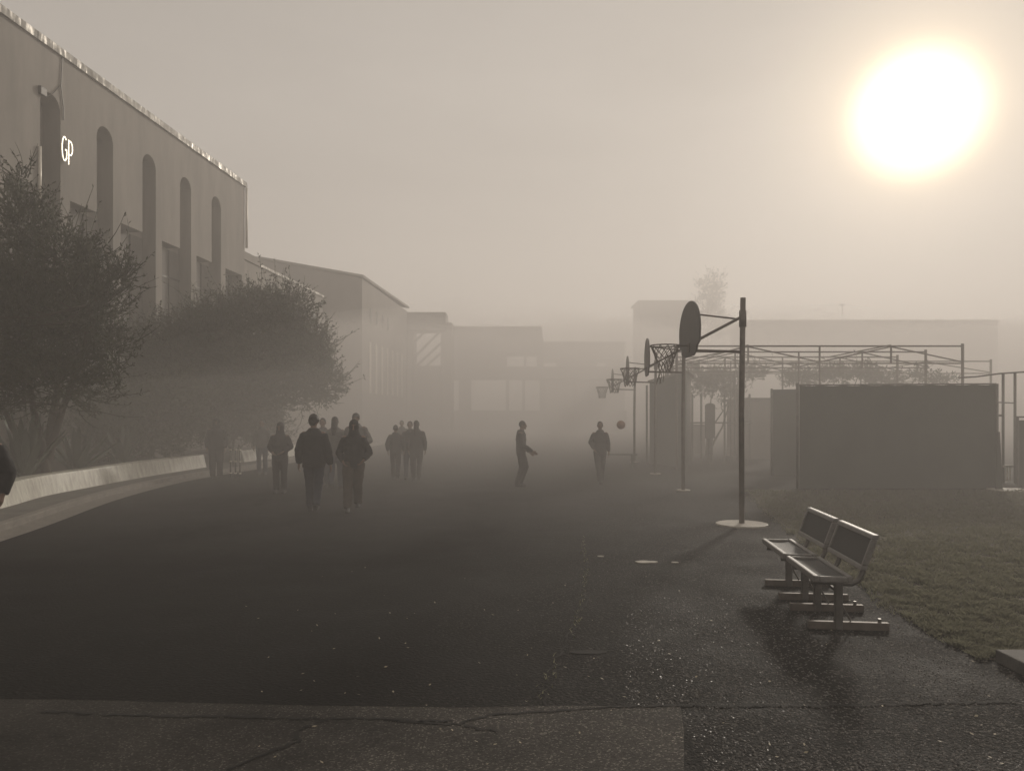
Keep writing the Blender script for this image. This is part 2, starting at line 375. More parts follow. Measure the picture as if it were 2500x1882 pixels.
sw = MB(); vs = []
for p in kerb_p: vs += [(p.x-.16, p.y, .10), (p.x-6, p.y, .10)]
sw.add(vs, [(2*i, 2*i+2, 2*i+3, 2*i+1) for i in range(len(kerb_p)-1)])
struct('sidewalk', sw, M_walk)
gut = MB(); vs = []
for p in kerb_p: vs += [(p.x+.45, p.y, Z1), (p.x+.002, p.y, Z1)]
gut.add(vs, [(2*i, 2*i+2, 2*i+3, 2*i+1) for i in range(len(kerb_p)-1)])
struct('gutter', gut, M_kerb)
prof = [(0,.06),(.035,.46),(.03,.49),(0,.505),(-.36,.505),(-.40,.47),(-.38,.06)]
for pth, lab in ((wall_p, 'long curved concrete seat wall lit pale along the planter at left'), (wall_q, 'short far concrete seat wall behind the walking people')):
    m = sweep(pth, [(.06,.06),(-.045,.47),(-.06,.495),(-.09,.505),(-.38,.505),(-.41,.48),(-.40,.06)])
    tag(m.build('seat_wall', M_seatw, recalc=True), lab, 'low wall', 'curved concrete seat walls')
bed = MB(); vs = []
for p in wall_p: vs += [(p.x-.37, p.y, .40), (p.x-3.6, p.y, .40)]
bed.add(vs, [(2*i, 2*i+2, 2*i+3, 2*i+1) for i in range(len(wall_p)-1)])
vs = []
for p in wall_q: vs += [(p.x-.37, p.y, .40), (p.x-3.2, p.y, .40)]
bed.add(vs, [(2*i, 2*i+2, 2*i+3, 2*i+1) for i in range(len(wall_q)-1)])
struct('planter_soil', bed, M_soil)

# lawn and concrete slab corner at the right
def lawn_x(y):
    base = 3.30 + .10*max(0, (y-6.0)) * (1 if y < 8 else 1) + (0 if y < 8 else .06*(y-8)**1.2)
    return base + .13*noise.noise(Vector((0, y*1.4, 3))) + .05*noise.noise(Vector((0, y*6, 8)))
vs = []; ys = [5.30 + i*.12 for i in range(104)]
for y in ys: vs += [(lawn_x(y)+.05, y, Z1), (40, y, Z1)]
struct('lawn_soil', MB().add(vs, [(2*i, 2*i+1, 2*i+3, 2*i+2) for i in range(len(ys)-1)]), M_soil)
gr = MB(); rnd = random.Random(3); V = gr.v; Fc = gr.f; cnt = 0
while cnt < 105000:
    y = 5.3 + 12.2 * rnd.random()**2.1; xr = y * .70
    x = lawn_x(y) - .05 + (xr - lawn_x(y) + .4) * rnd.random()
    cl = .5*noise.noise(Vector((x*2.2, y*2.2, 0))) + .9*noise.noise(Vector((x*7, y*7, 4)))
    if rnd.random() > .75 + cl*.9: continue
    if x - lawn_x(y) < .25 and rnd.random() > .3 + (x-lawn_x(y))*3: continue
    if y < 5.35 and x > 3.33: continue
    h = (.016 + .030*max(0, .35+cl)) * rnd.uniform(.5,1.5) * (1 + y*.02); a = rnd.uniform(0, 2*pi); w = .0032*(1+.12*y)
    lx = rnd.gauss(0,.6)*h; ly = rnd.gauss(0,.6)*h
    sx, sy = cos(a)*w, sin(a)*w; o = len(V)
    V.append((x-sx,y-sy,.003)); V.append((x+sx,y+sy,.003)); V.append((x+sx*.7+lx*.4,y+sy*.7+ly*.4,h*.65)); V.append((x+lx,y+ly,h))
    Fc.append((o,o+1,o+2)); Fc.append((o,o+2,o+3)); cnt += 1
tag(gr.build('grass', M_grass), kind='stuff')
tag(MB().box((3.36,2.6,.0),(6.2,5.27,.088)).build('concrete_slab', M_slab, bevel=.008), 'thick concrete slab corner at the edge of the lawn in the lower right', 'slab')

# ------------------------------------------------------------------ school building at left
FX0 = -15.7
fn = Vector((1, -.075, 0)).normalized(); fd = Vector((.075, 1, 0))
def Fp(t, z, off=0): return Vector((FX0, 0, z)) + fd * t + fn * off
bld = empty('school_building', (0,0,0), 0, 'tall grey school building with arched slots and lit roof coping at left', 'building')
END = 36.7; RT = 12.85
starts = [23.85 + 2.7*k for k in range(-9, 5)]
pts = [(0.0, RT), (0.0, 0.0)]
for u in starts:
    if u < 1: continue
    e = min(u + 2.25, END - .02)
    last = u + 2.25 > END
    pts += [(u, 0), (u, 8.5)]
    if last: e = u + 1.75; pts += [(e, 8.5), (e, 0)]; continue
    pts += [(u+1.35, 8.5), (u+1.35, 11.05)]
    for k in range(1, 12):
        a = pi - pi*k/12; pts.append((u+1.8+.45*cos(a), 11.05+.45*sin(a)))
    pts += [(u+2.25, 11.05), (u+2.25, 0)]
pts += [(END, 0), (END, RT)]
w = MB(); w.prism([Fp(t, z, 0) for t, z in pts], -fn*.55)
w.box((0,-14,0),(END,-.56,RT-.01), fr=lambda p: Fp(p.x, p.z, p.y))
w.build('wall', M_stucco, bld, recalc=True)
for u in starts:
    if u < 16: continue
    m = MB().box((u+.03,-.545,.02),(min(u+2.22,END-.2),-.50,8.46), fr=lambda p: Fp(p.x, p.z, p.y))
    wn = m.build('window', M_recess, bld)
    fr_ = MB()
    for zz in (1.0, 3.1, 5.2, 7.3): fr_.box((u+.04,-.498,zz),(min(u+2.21,END-.21),-.47,zz+.07), fr=lambda p: Fp(p.x, p.z, p.y))
    fr_.box((u+1.33,-.498,.05),(u+1.39,-.465,8.44), fr=lambda p: Fp(p.x, p.z, p.y))
    fr_.build('frame', M_dark, wn)
cp = MB(); t = 10.0; rnd = random.Random(4)
while t < END + .1:
    l_ = min(rnd.uniform(.9,1.3), END+.12-t); o = rnd.uniform(.07,.085); tilt = rnd.uniform(-.012,.012)
    cp.add([Fp(t,RT-.02,o+tilt), Fp(t+l_-.01,RT-.02,o-tilt), Fp(t+l_-.01,RT+.22,o-.01), Fp(t,RT+.22,o-.01),
            Fp(t,RT-.02,-.4), Fp(t+l_-.01,RT-.02,-.4), Fp(t+l_-.01,RT+.22,-.4), Fp(t,RT+.22,-.4)],
           [(0,1,2,3),(3,2,6,7),(0,4,5,1),(1,5,6,2),(0,3,7,4),(4,7,6,5)]); t += l_
cp.build('roof_coping', M_flash, bld, recalc=True)
MB().box((END-.9,0.003,9.95),(END+.05,.10,11.6), fr=lambda p: Fp(p.x,p.z,p.y)).build('corner_pipe', M_pipe, bld) if False else None
MB().tube([Fp(END+.10,12.8,.05), Fp(END+.10,9.9,.05)], .06, 10).build('corner_pipe', M_pipe, bld, smooth=True)
MB().tube([Fp(22.42,9.7,.05), Fp(22.42,7.9,.05)], .045, 10).build('downpipe', M_pipe, bld, smooth=True)
MB().box((22.40,.003,11.25),(22.68,.10,11.5), fr=lambda p: Fp(p.x,p.z,p.y)).build('junction_box', M_dark, bld, bevel=.02)
MB().tube([Fp(23.45,12.8,.03), Fp(23.38,11.9,.03), Fp(23.5,11.3,.03), Fp(23.5,10.9,.03)], .018, 6).build('cable', M_dark, bld)
MB().tube([Fp(23.38,11.95,.03), Fp(23.0,11.5,.03), Fp(22.75,11.32,.05)], .014, 6).build('cable', M_dark, bld)
# letters G and P, standing off the wall
def plate(path, wd_):
    P2 = [Vector(p) for p in path]; k = len(P2); m = MB(); fr = []; bk_ = []
    for i, p in enumerate(P2):
        d = (P2[min(i+1,k-1)] - P2[max(i-1,0)]).normalized(); nn = Vector((-d.y, d.x)) * wd_ / 2
        for q_, off in ((p+nn,.11), (p-nn,.11), (p-nn,.07), (p+nn,.07)): fr.append(Fp(q_.x, q_.y, off))
    fs = [(4*i+j, 4*i+(j+1)%4, 4*i+4+(j+1)%4, 4*i+4+j) for i in range(k-1) for j in range(4)] + [(3,2,1,0), (4*k-4,4*k-3,4*k-2,4*k-1)]
    return m.add(fr, fs)
gp_ = [(23.44+.115*cos(radians(52+k*12.3)), 9.99+.365*sin(radians(52+k*12.3))) for k in range(24)]
g1 = plate(gp_, .045); g1.add(*(lambda m_: (m_.v, m_.f))(plate([(23.465,9.97),(23.555,9.97)], .05)))
g1.add(*(lambda m_: (m_.v, m_.f))(plate([(23.54,9.945),(23.54,9.70)], .035)))
g1.build('letter', M_letter, bld, recalc=True)
p1 = plate([(23.63,9.56),(23.63,10.33)], .045)
p1.add(*(lambda m_: (m_.v, m_.f))(plate([(23.66,10.30),(23.705,10.30)]+[(23.715+.095*cos(pi/2-pi*k/10), 10.09+.21*sin(pi/2-pi*k/10)) for k in range(11)]+[(23.66,9.88)], .045)))
p1.build('letter', M_letter, bld, recalc=True)

# lower wing, with raised parapet and gooseneck vent
wing = empty('school_wing', (0,0,0), 0, 'lower flat roofed wing joined to the far end of the arched building', 'building')
w = MB().box((36.85,-14,0),(49.2,-.3,9.45), fr=lambda p: Fp(p.x,p.z,p.y)); w.build('wall', M_stucco, wing)
MB().box((36.80,-6,9.46),(39.1,-.24,9.85), fr=lambda p: Fp(p.x,p.z,p.y)).build('parapet', M_stucco, wing)
MB().box((39.12,-6,9.46),(49.25,-.22,9.60), fr=lambda p: Fp(p.x,p.z,p.y)).build('roof_coping', M_flash, wing)
for k in range(4):
    MB().box((40.0+2.3*k,-.295,5.2),(41.1+2.3*k,-.27,8.2), fr=lambda p: Fp(p.x,p.z,p.y)).build('window', M_glass, wing)
MB().tube([Fp(37.0,9.8,-.6), Fp(37.0,10.15,-.6), Fp(37.1,10.3,-.55), Fp(37.3,10.32,-.5), Fp(37.4,10.2,-.5)], .06, 8).build('vent_pipe', M_dark, wing, smooth=True)

# hall with the sloping roof
hall = empty('school_hall', (0,0,0), 0, 'hazy hall with sloping roof line behind the low wing', 'building')
a0 = Fp(57.5,0); a1 = Fp(73.5,0); dn = Vector((-1,.0,0))
def hp(t, s, z): p = Fp(t, z); return Vector((p.x - s, p.y, p.z))
vs = [hp(57.5,0,0),hp(57.5,16,0),hp(57.5,16,14.2),hp(57.5,7.5,13.6),hp(57.5,0,12.25),hp(73.5,0,0),hp(73.5,16,0),hp(73.5,16,14.2),hp(73.5,7.5,13.6),hp(73.5,0,11.95)]
MB().add(vs, [(0,4,3,2,1),(5,6,7,8,9),(0,5,9,4),(4,9,8,3),(3,8,7,2),(1,2,7,6)]).build('wall', M_bld, hall, recalc=True)
MB().prism([hp(57.3,-.15,12.27),hp(57.3,7.5,13.62),hp(57.3,16,14.22),hp(57.3,16,14.38),hp(57.3,7.5,13.80),hp(57.3,-.15,12.45)], (1.25,16.6,0)).build('roof', M_bld, hall, recalc=True)
for k in range(7):
    tt = 59.5 + 1.9*k
    MB().box((tt,.003,3.6),(tt+.5,.06,7.6), fr=lambda p: Fp(p.x,p.z,p.y)).build('fin', M_pipe, hall)
    if k < 4: MB().box((tt+.3,.003,9.2),(tt+.7,.06,10.3), fr=lambda p: Fp(p.x,p.z,p.y)).build('window', M_glass, hall)

# stair block with sloping bars in its opening
stb = empty('stair_tower', (0,0,0), 0, 'hazy stair tower with slanting bars across its square opening', 'building')
Ys = 74.0
def q(px, py, Y=Ys): return P(px, py, Y)
def panel(mb, x0, y0, x1, y1, Y, th):
    A = P(x0, y1, Y); B = P(x1, y0, Y); mb.box((A.x, Y, max(0,A.z)), (B.x, Y+th, B.z))
m = MB(); panel(m, 960,762,1088,806,Ys,3); panel(m, 960,808,1008,1150,Ys,3); panel(m, 1076,808,1102,1150,Ys,3); panel(m, 1010,893,1074,1150,Ys,3)
m.build('wall', M_bld, stb)
for k in range(4):
    a = q(1008+22*k*0+0, 0) ; y0 = 838+28*k
    pa = P(1008, min(y0+0,893) if k < 9 else 0, Ys+1); 
    x0, y0, x1, y1 = ((1006,842,1040,806),(1006,878,1074,810),(1018,893,1076,838),(1042,893,1076,862))[k]
    MB().tube([P(x0,y0,Ys+1), P(x1,y1,Ys+1)], .13, 6).build('stair_bar', M_bld, stb)
MB().box((P(1086,0,Ys).x, Ys+.5, 0), (P(1102,0,Ys).x, Ys+3, P(0,786,Ys).z)).build('chimney', M_bld, stb)

# covered walkway / canopy buildings across the far end
wk = empty('covered_walkway', (0,0,0), 0, 'long hazy covered walkway with deep roof and open bays at the far end', 'building')
Yw = 84.0
m = MB(); panel(m, 1104,797,1322,862,Yw,5); m.prism([P(1322,799,Yw),P(1330,862,Yw),P(1322,862,Yw)], (0,5,0)); m.build('roof', M_bld, wk, recalc=True)
m = MB(); panel(m, 1104,895,1530,925,Yw+.5,3); m.build('wall', M_bld, wk)
m = MB(); panel(m, 1104,1002,1530,1054,Yw+.9,.4); m.build('parapet', M_bld, wk)
for x0, x1 in ((1104,1238),(1279,1285),(1311,1327)):
    m = MB(); panel(m, x0,863,x1,894,Yw+.3,.6); m.build('column', M_bld, wk)
for x0, x1 in ((1120,1150),(1235,1243),(1275,1282),(1318,1330),(1400,1408),(1470,1480)):
    m = MB(); panel(m, x0,926,x1,1056,Yw+.6,.6); m.build('column', M_bld, wk)
wk2 = empty('flat_roofed_block', (0,0,0), 0, 'low hazy flat roofed block right of the covered walkway, behind the hoops', 'building')
m = MB(); panel(m, 1329,837,1525,878,Yw+8,6); panel(m,1366,879,1458,896,Yw+8,6); panel(m,1492,879,1525,896,Yw+8,6); panel(m,1329,897,1525,1060,Yw+8,6); m.build('wall', M_bld, wk2)
m = MB(); panel(m, 1326,834,1529,838,Yw+7.7,7); m.build('roof', M_bld, wk2)
tb = empty('tower_block', (0,0,0), 0, 'very faint tall block behind the hoops, left of the round tree', 'building')
m = MB(); panel(m, 1562,736,1700,1050,145,8); m.build('wall', M_bld, tb); m = MB(); panel(m, 1558,733,1704,737,144.6,9); m.build('roof', M_bld, tb)
rb = empty('long_block', (0,0,0), 0, 'faint long flat building behind the steel roof frames', 'building')
m = MB(); panel(m, 1835,786,2436,1050,122,12); m.build('wall', M_bld, rb); m = MB(); panel(m, 1830,781,2440,787,121.6,13); m.build('roof', M_bld, rb)
for k in range(8):
    m = MB(); panel(m, 1870+70*k,810,1905+70*k,835,121.93,.05); m.build('window', M_glass, rb)
ms = empty('light_mast', P(2056,HY,135)-Vector((0,0,EYE)), 0, 'faint thin mast rising above the long flat building', 'mast')
MB().tube([(0,0,0),(0,0,EYE+(HY-742)/F_*135)], [.12,.07], 8).build('pole', M_steel, ms); MB().box((-.5,-.1,EYE+(HY-742)/F_*135-.2),(.5,.1,EYE+(HY-742)/F_*135-.05)).build('crossarm', M_steel, ms)

# ------------------------------------------------------------------ trees and plants
def inb(p, blobs):
    for c, r in blobs:
        d = p - c
        if (d.x/r.x)**2 + (d.y/r.y)**2 + (d.z/r.z)**2 < 1: return True
    return False
def tree(name, base, blobs, ntwig, tl, leaf, seed, ml, label, trunks, trunk_r, leaves=14, cat='tree', group=None, shell=.55):
    rnd = random.Random(seed)
    root = empty(name, base, 0, label, cat, group)
    base = Vector(base); tr = MB(); cr_ = MB(); V = cr_.v; Fc = cr_.f
    vols = [r.x*r.y*r.z for c, r in blobs]
    limbs = []
    for i in range(trunks):
        b0 = Vector((rnd.uniform(-.15,.15), rnd.uniform(-.15,.15), -.1))
        c, r = rnd.choices(blobs, vols)[0]
        end = c - base + Vector((rnd.uniform(-.3,.3)*r.x, rnd.uniform(-.3,.3)*r.y, rnd.uniform(-.3,.4)*r.z))
        mid = b0.lerp(end, .45) + Vector((rnd.uniform(-.3,.3), rnd.uniform(-.3,.3), -.1*end.z + .35))
        tr.tube([b0, b0.lerp(mid,.5)+Vector((0,0,.1)), mid, mid.lerp(end,.5)+Vector((rnd.uniform(-.2,.2),0,.1)), end], [trunk_r, trunk_r*.8, trunk_r*.6, trunk_r*.4, trunk_r*.2], 8)
        limbs += [mid, end]
    for i in range(55):
        c, r = rnd.choices(blobs, vols)[0]
        d = Vector((rnd.gauss(0,1), rnd.gauss(0,1), rnd.gauss(0,1))).normalized()
        e = c - base + Vector((d.x*r.x, d.y*r.y, d.z*r.z)) * .9; s0 = min(limbs, key=lambda q_: (q_-e).length)
        mid = s0.lerp(e,.5) + Vector((rnd.uniform(-.2,.2), rnd.uniform(-.2,.2), -.15))
        tr.tube([s0, mid, e], [trunk_r*.25, trunk_r*.15, trunk_r*.06], 5)
    for i in range(ntwig):
        c, r = rnd.choices(blobs, [v**.8 for v in vols])[0]
        d = Vector((rnd.gauss(0,1), rnd.gauss(0,1), rnd.gauss(0,1))).normalized()
        k = shell + (1-shell)*rnd.random() if rnd.random() < .75 else rnd.random()
        k *= .78 + .75*noise.noise((d*1.9) + c)
        stray = k > .62 and rnd.random() < .17
        o = c - base + Vector((d.x*r.x, d.y*r.y, d.z*r.z)) * k
        g = (d + Vector((0,0,.35)) + Vector((rnd.gauss(0,.45), rnd.gauss(0,.45), rnd.gauss(0,.35)))).normalized()
        ln = tl * rnd.uniform(.5,1.3) * (1.9 if stray else 1); ns = 5; pts = [o]; p = o.copy()
        bend = Vector((rnd.gauss(0,.18), rnd.gauss(0,.18), .16))
        for s_ in range(ns):
            g = (g + bend*.8).normalized(); p = p + g*ln/ns; pts.append(p.copy())
        tw = tl*.026
        for s_ in range(ns):
            a, b = pts[s_], pts[s_+1]; t_ = (b-a).normalized(); u = t_.orthogonal().normalized(); v = t_.cross(u)
            o_ = len(V); w0 = tw*(1-s_/ns*.7); w1 = tw*(1-(s_+1)/ns*.7)
            for q_, ww in ((a,w0),(b,w1)):
                for j in range(3):
                    an = 2*pi*j/3; V.append(tuple(q_ + u*cos(an)*ww + v*sin(an)*ww))
            for j in range(3): Fc.append((o_+j, o_+(j+1)%3, o_+3+(j+1)%3, o_+3+j))
        for s_ in range(leaves if not stray else leaves//2):
            f = rnd.uniform(.1,1)*ns; i0 = min(ns-1,int(f)); q_ = pts[i0].lerp(pts[i0+1], f-i0)
            t_ = (pts[i0+1]-pts[i0]).normalized()
            dd = (t_*.7 + Vector((rnd.gauss(0,.7), rnd.gauss(0,.7), rnd.gauss(0,.7)))).normalized()
            ll = leaf*rnd.uniform(.6,1.3); wv = dd.cross(Vector((rnd.gauss(0,1),rnd.gauss(0,1),rnd.gauss(0,1)))).normalized()*ll*.17
            o_ = len(V); V += [tuple(q_), tuple(q_+dd*ll*.5+wv), tuple(q_+dd*ll), tuple(q_+dd*ll*.5-wv)]
            Fc.append((o_,o_+1,o_+2,o_+3))
    tr.build('trunk', M_bark, root, smooth=True); cr_.build('crown', ml, root)
    return root
def B(px, py, Y, rx, ry, rz=None):
    k = F_/Y; return (P(px,py,Y), Vector((rx/k, (rz or (rx+ry)/2)/k, ry/k)))
t1 = GX(112,16.5); t1.z = .4
Yc = 15.4
tree('shrubby_tree', t1, [B(60,790,Yc,180,180), B(220,750,Yc,80,120), B(55,545,Yc,62,90), B(45,450,Yc,30,55), B(-70,720,Yc,130,170), B(150,620,Yc,110,75), B(290,680,Yc,50,50), B(140,930,Yc,150,80), B(-40,900,Yc,130,110), B(275,850,Yc,55,70)],
     4300, .54, .090, 1, M_leaf, 'dark spiky twigged tree in front of the arched wall at far left', 4, .11, 11)
t2 = GX(520,27.5); t2.z = .4
Yc = 26.5
tree('shrubby_tree', t2, [B(480,880,Yc,165,125), B(640,840,Yc,140,130), B(745,880,Yc,80,110), B(700,755,Yc,70,48), B(390,930,Yc,110,85), B(600,950,Yc,200,70), B(520,800,Yc,90,70), B(790,940,Yc,50,50), B(640,740,Yc,50,35)],
     8500, .60, .115, 2, M_leaf2, 'broad misty tree spreading over the seat wall behind the walking people', 5, .13, 12)
t3 = GX(1735,140)
tree('round_tree', t3, [B(1737,705,140,38,42), B(1728,760,140,48,45), B(1760,800,140,50,40)], 900, 1.1, .35, 3, M_leaf2, 'faint round tree far behind the nearest basketball hoop', 3, .2, 10)
tree('vine_thicket', GX(1720,33), [B(1690,918,33,50,12), B(1750,932,33,40,24), B(1830,915,33,50,9), B(1785,962,33,26,22), B(1720,945,33,24,22)], 480, .5, .16, 6, M_leaf2, 'tangled vines sagging from the frames behind the second hoop pole', 3, .06, 9, 'vines', 'vines over the steel frames')
tree('vine_thicket', GX(2050,31), [B(1960,925,31,80,10), B(2050,915,31,50,18), B(2150,926,31,60,12), B(2250,918,31,30,14), B(2290,930,31,50,8), B(2110,905,31,30,14)], 560, .42, .15, 7, M_leaf2, 'long tangle of vines along the frames above the dark screen fence', 3, .06, 9, 'vines', 'vines over the steel frames')
for i, (bx, Yb, bl, n_, lab) in enumerate((
    (350, 24.0, [B(350,1020,23,130,90), B(270,1060,22,90,70), B(440,1000,24,90,90)], 2300, 'dense dark shrub mass under the broad tree, left of the standing person'),
    (560, 29.0, [B(560,1010,28,100,80), B(640,1040,29,70,55), B(500,1000,28,60,80)], 1800, 'misty shrub mass behind the far seat wall'))):
    b = GX(bx, Yb); b.z = .4
    tree('shrub', b, bl, n_, .5, .12, 30+i, M_leaf2, lab, 4, .05, 12, 'shrub', 'shrubs behind the seat walls')
# agaves in the planter
def agave(base, n, ln, seed, label):
    rnd = random.Random(seed); root = empty('agave', base, 0, label, 'plant', 'agaves in the planter')
    for i in range(n):
        a = 2*pi*i*.618; el = radians(rnd.uniform(35,85)); d = Vector((cos(a)*cos(el), sin(a)*cos(el), sin(el))); s_ = Vector((-sin(a), cos(a), 0))
        l_ = ln*rnd.uniform(.7,1.1); pts = []; vs = []; nn = s_.cross(d)
        for k in range(7):
            t = k/6; w = .065*ln*(.6+1.4*t)*(1-t)**.7 + .001; c = d*l_*t + Vector((0,0,-.22*l_*t*t*(1-el/2)))
            vs += [c - s_*w + nn*w*.35, c - nn*w*.15*0 - nn*.012, c + s_*w + nn*w*.35]
        fs = [(3*k+j, 3*k+j+1, 3*k+3+j+1, 3*k+3+j) for k in range(6) for j in range(2)]
        MB().add(vs, fs).build('leaf', M_agave, root, smooth=True)
for i, (px, Y, n, ln, lab) in enumerate(((60,15.8,22,1.5,'large spiky agave below the dark tree at far left'), (185,17.8,20,1.35,'agave with upright blades right of the dark tree trunk'), (300,20.8,18,1.2,'smaller agave in the planter under the gap between trees'))):
    b = GX(px, Y); b.z = .4; agave(b, n, ln, i, lab)

# ------------------------------------------------------------------ basketball hoops
def hoop(label, px, Y, rot, seed):
    rnd = random.Random(seed)
    r = empty('basketball_hoop', GX(px, Y), rot, label, 'basketball hoop', 'basketball hoops along the yard')
    MB().tube([(0,0,0),(-.005,0,1.8),(0.02,0,3.58)], .043, 16).build('pole', M_rust, r, smooth=True)
    MB().tube([(.015,0,3.12),(.015,0,3.38)], .056, 14).build('collar', M_rust, r, smooth=True)
    MB().tube([(-.02,0,3.24),(-.80,0,3.33)], .014, 8).build('arm', M_rust, r)
    MB().tube([(-.02,0,3.27),(-.80,0,2.86)], .024, 8).build('arm', M_rust, r)
    MB().tube([(-.02,0,2.73),(-.80,0,2.75)], .022, 8).build('arm', M_rust, r)
    prof = [(-.28,-.41),(.28,-.41),(.52,-.27),(.665,-.22),(.685,.0)]
    for k in range(1, 20):
        a = pi*k/20; prof.append((.685*cos(a), .0+.46*sin(a)))
    prof += [(-.685,.0),(-.665,-.22),(-.52,-.27)]
    prof = [(-.28,-.41),(.28,-.41),(.45,-.36)]+prof[2:-1]+[(-.52,-.27),(-.45,-.36)]
    seen = [];
    for q_ in prof:
        if q_ not in seen: seen.append(q_)
    MB().prism([Vector((-.84, y, 3.06+z)) for y, z in seen], (.03,0,0)).build('backboard', M_board, r, recalc=True, bevel=.006)
    MB().box((-.808,-.22,2.74),(-.79,.22,3.36)).build('mounting_plate', M_steel, r)
    cx, cz, R = -.84-.15-.225, 2.826, .225
    rim = MB(); rim.tube([Vector((cx+R*cos(2*pi*k/28), R*sin(2*pi*k/28), cz)) for k in range(29)], .010, 8)
    rim.box((-.99,-.05,cz-.012),(-.842,.05,cz+.004)); rim.box((-.853,-.08,cz-.11),(-.842,.08,cz+.03))
    rim.build('rim', M_rust, r)
    net = MB(); n = 12; rows = 7; pts = []
    for i in range(rows):
        t = i/(rows-1); rr = R*(1-.62*t**.8) if seed == 1 else R*(1-.48*t**.7); row = []
        for k in range(n):
            a = 2*pi*(k + .5*(i%2))/n; row.append(Vector((cx+rr*cos(a)+rnd.gauss(0,.006), rr*sin(a)+rnd.gauss(0,.006), cz-.01-.40*t+rnd.gauss(0,.008))))
        pts.append(row)
    for i in range(rows-1):
        for k in range(n):
            if seed == 1 and i > 2 and rnd.random() < .15: continue
            for kk in ((k, (k+1)%n) if i%2 else (k, (k-1)%n)):
                net.tube([pts[i][k], pts[i+1][kk]], .0065 if seed == 1 else .006, 4)
    if seed == 1:
        for k in range(5): 
            p = pts[rows-1][k+3]; net.tube([p, p+Vector((rnd.uniform(-.04,.02),rnd.uniform(-.03,.03),-.08)), p+Vector((rnd.uniform(-.06,0),0,-.14-rnd.random()*.1))], .007, 4)
    net.build('net', M_net, r)
    MB().tube([(0,0,0),(0,0,.022),(0,0,.028)], [.40,.40,.38] if seed == 1 else [.16,.16,.15], 28).build('footing', M_conc, r)
    return r
hoop('nearest basketball hoop with tattered net and dark fan backboard', 1811, 11.96, 0, 1)
hoop('second nearest basketball hoop, its thin backboard edge on', 1668, 17.5, radians(-5.6), 2)
hoop('third basketball hoop from the camera, pale in the mist', 1600, 22.6, radians(-5.2), 3)
hoop('farthest basketball hoop, palest, beside the ball in the air', 1549, 28.6, radians(-4.6), 4)
ball = MB().ell(P(1516,1037,21.0), (.12,.12,.12), 28, 18).build('basketball', M_ball, smooth=True)
tag(ball, 'basketball in mid air beside the facing boy', 'ball')

# ------------------------------------------------------------------ benches
def bench():
    r = empty('metal_bench', (0,0,0), 0, 'x', 'bench', 'benches with backs beside the lawn')
    Lb = .88; zs = .455
    def dip(v): return -.018*sin(pi*v/.30)
    # seat: perforated sheet with rolled edge
    st = MB(); n = 8; vs = []
    for i in range(n+1):
        v = .03+.24*i/n; vs += [(v,.03,zs-.012+dip(v)),(v,Lb-.03,zs-.012+dip(v)),(v,Lb-.03,zs-.022+dip(v)),(v,.03,zs-.022+dip(v))]
    fs = [(4*i+j, 4*i+(j+1)%4, 4*i+4+(j+1)%4, 4*i+4+j) for i in range(n) for j in range(4)]
    st.add(vs, fs).build('seat', M_bench, r, recalc=True)
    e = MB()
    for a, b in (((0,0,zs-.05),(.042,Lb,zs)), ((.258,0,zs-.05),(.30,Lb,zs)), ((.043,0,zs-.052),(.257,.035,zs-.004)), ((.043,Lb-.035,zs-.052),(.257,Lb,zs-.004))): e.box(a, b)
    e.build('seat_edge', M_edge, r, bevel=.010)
    # backrest, leaning
    def bf(p):   # p: (depth, along, up) -> leaning frame
        return Vector((.355 + p.x + p.z*.34, p.y, .505 + p.z*.95))
    MB().box((.008,.04,.035),(.018,Lb-.04,.255), fr=bf).build('backrest', M_bench, r)
    e = MB()
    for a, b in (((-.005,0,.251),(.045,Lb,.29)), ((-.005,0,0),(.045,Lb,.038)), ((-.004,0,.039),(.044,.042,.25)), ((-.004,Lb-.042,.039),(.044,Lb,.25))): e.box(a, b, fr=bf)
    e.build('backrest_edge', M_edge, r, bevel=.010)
    for u in (.16, .74):
        MB().box((.205,u-.03,.0),(.262,u+.03,zs-.06)).build('leg', M_steel, r, bevel=.006)
        MB().tube([(.02,u,zs-.075),(.22,u,zs-.085),(.33,u,zs-.09),(.385,u,zs-.065),(.415,u,zs-.01),(.435,u,.53),(.525,u,.77)], .021, 8, ry=.027).build('support', M_steel, r, smooth=True)
        MB().box((.0,u-.025,.0),(.62,u+.025,.062)).build('base_beam', M_rust, r, bevel=.005)
        MB().tube([(.262,u,.19),(.33,u,.066)], .009, 6).build('brace', M_steel, r)
        MB().cyl((.55,u,.062), .014, .03, 6).build('bolt', M_steel, r)
    MB().tube([(.23,.19,.30),(.23,.71,.30)], .014, 8).build('crossbar', M_steel, r)
    return r
b1 = bench(); ang_b = -math.atan(.11)
b1.location = (2.37,5.95,.0); b1.rotation_euler = (0,0,ang_b)
b1['label'] = 'nearer of the two metal benches with backs beside the lawn'
b2 = copy_tree(b1); b2.location = (2.475,6.92,0); b2['label'] = 'farther of the two metal benches, just behind the nearer one'

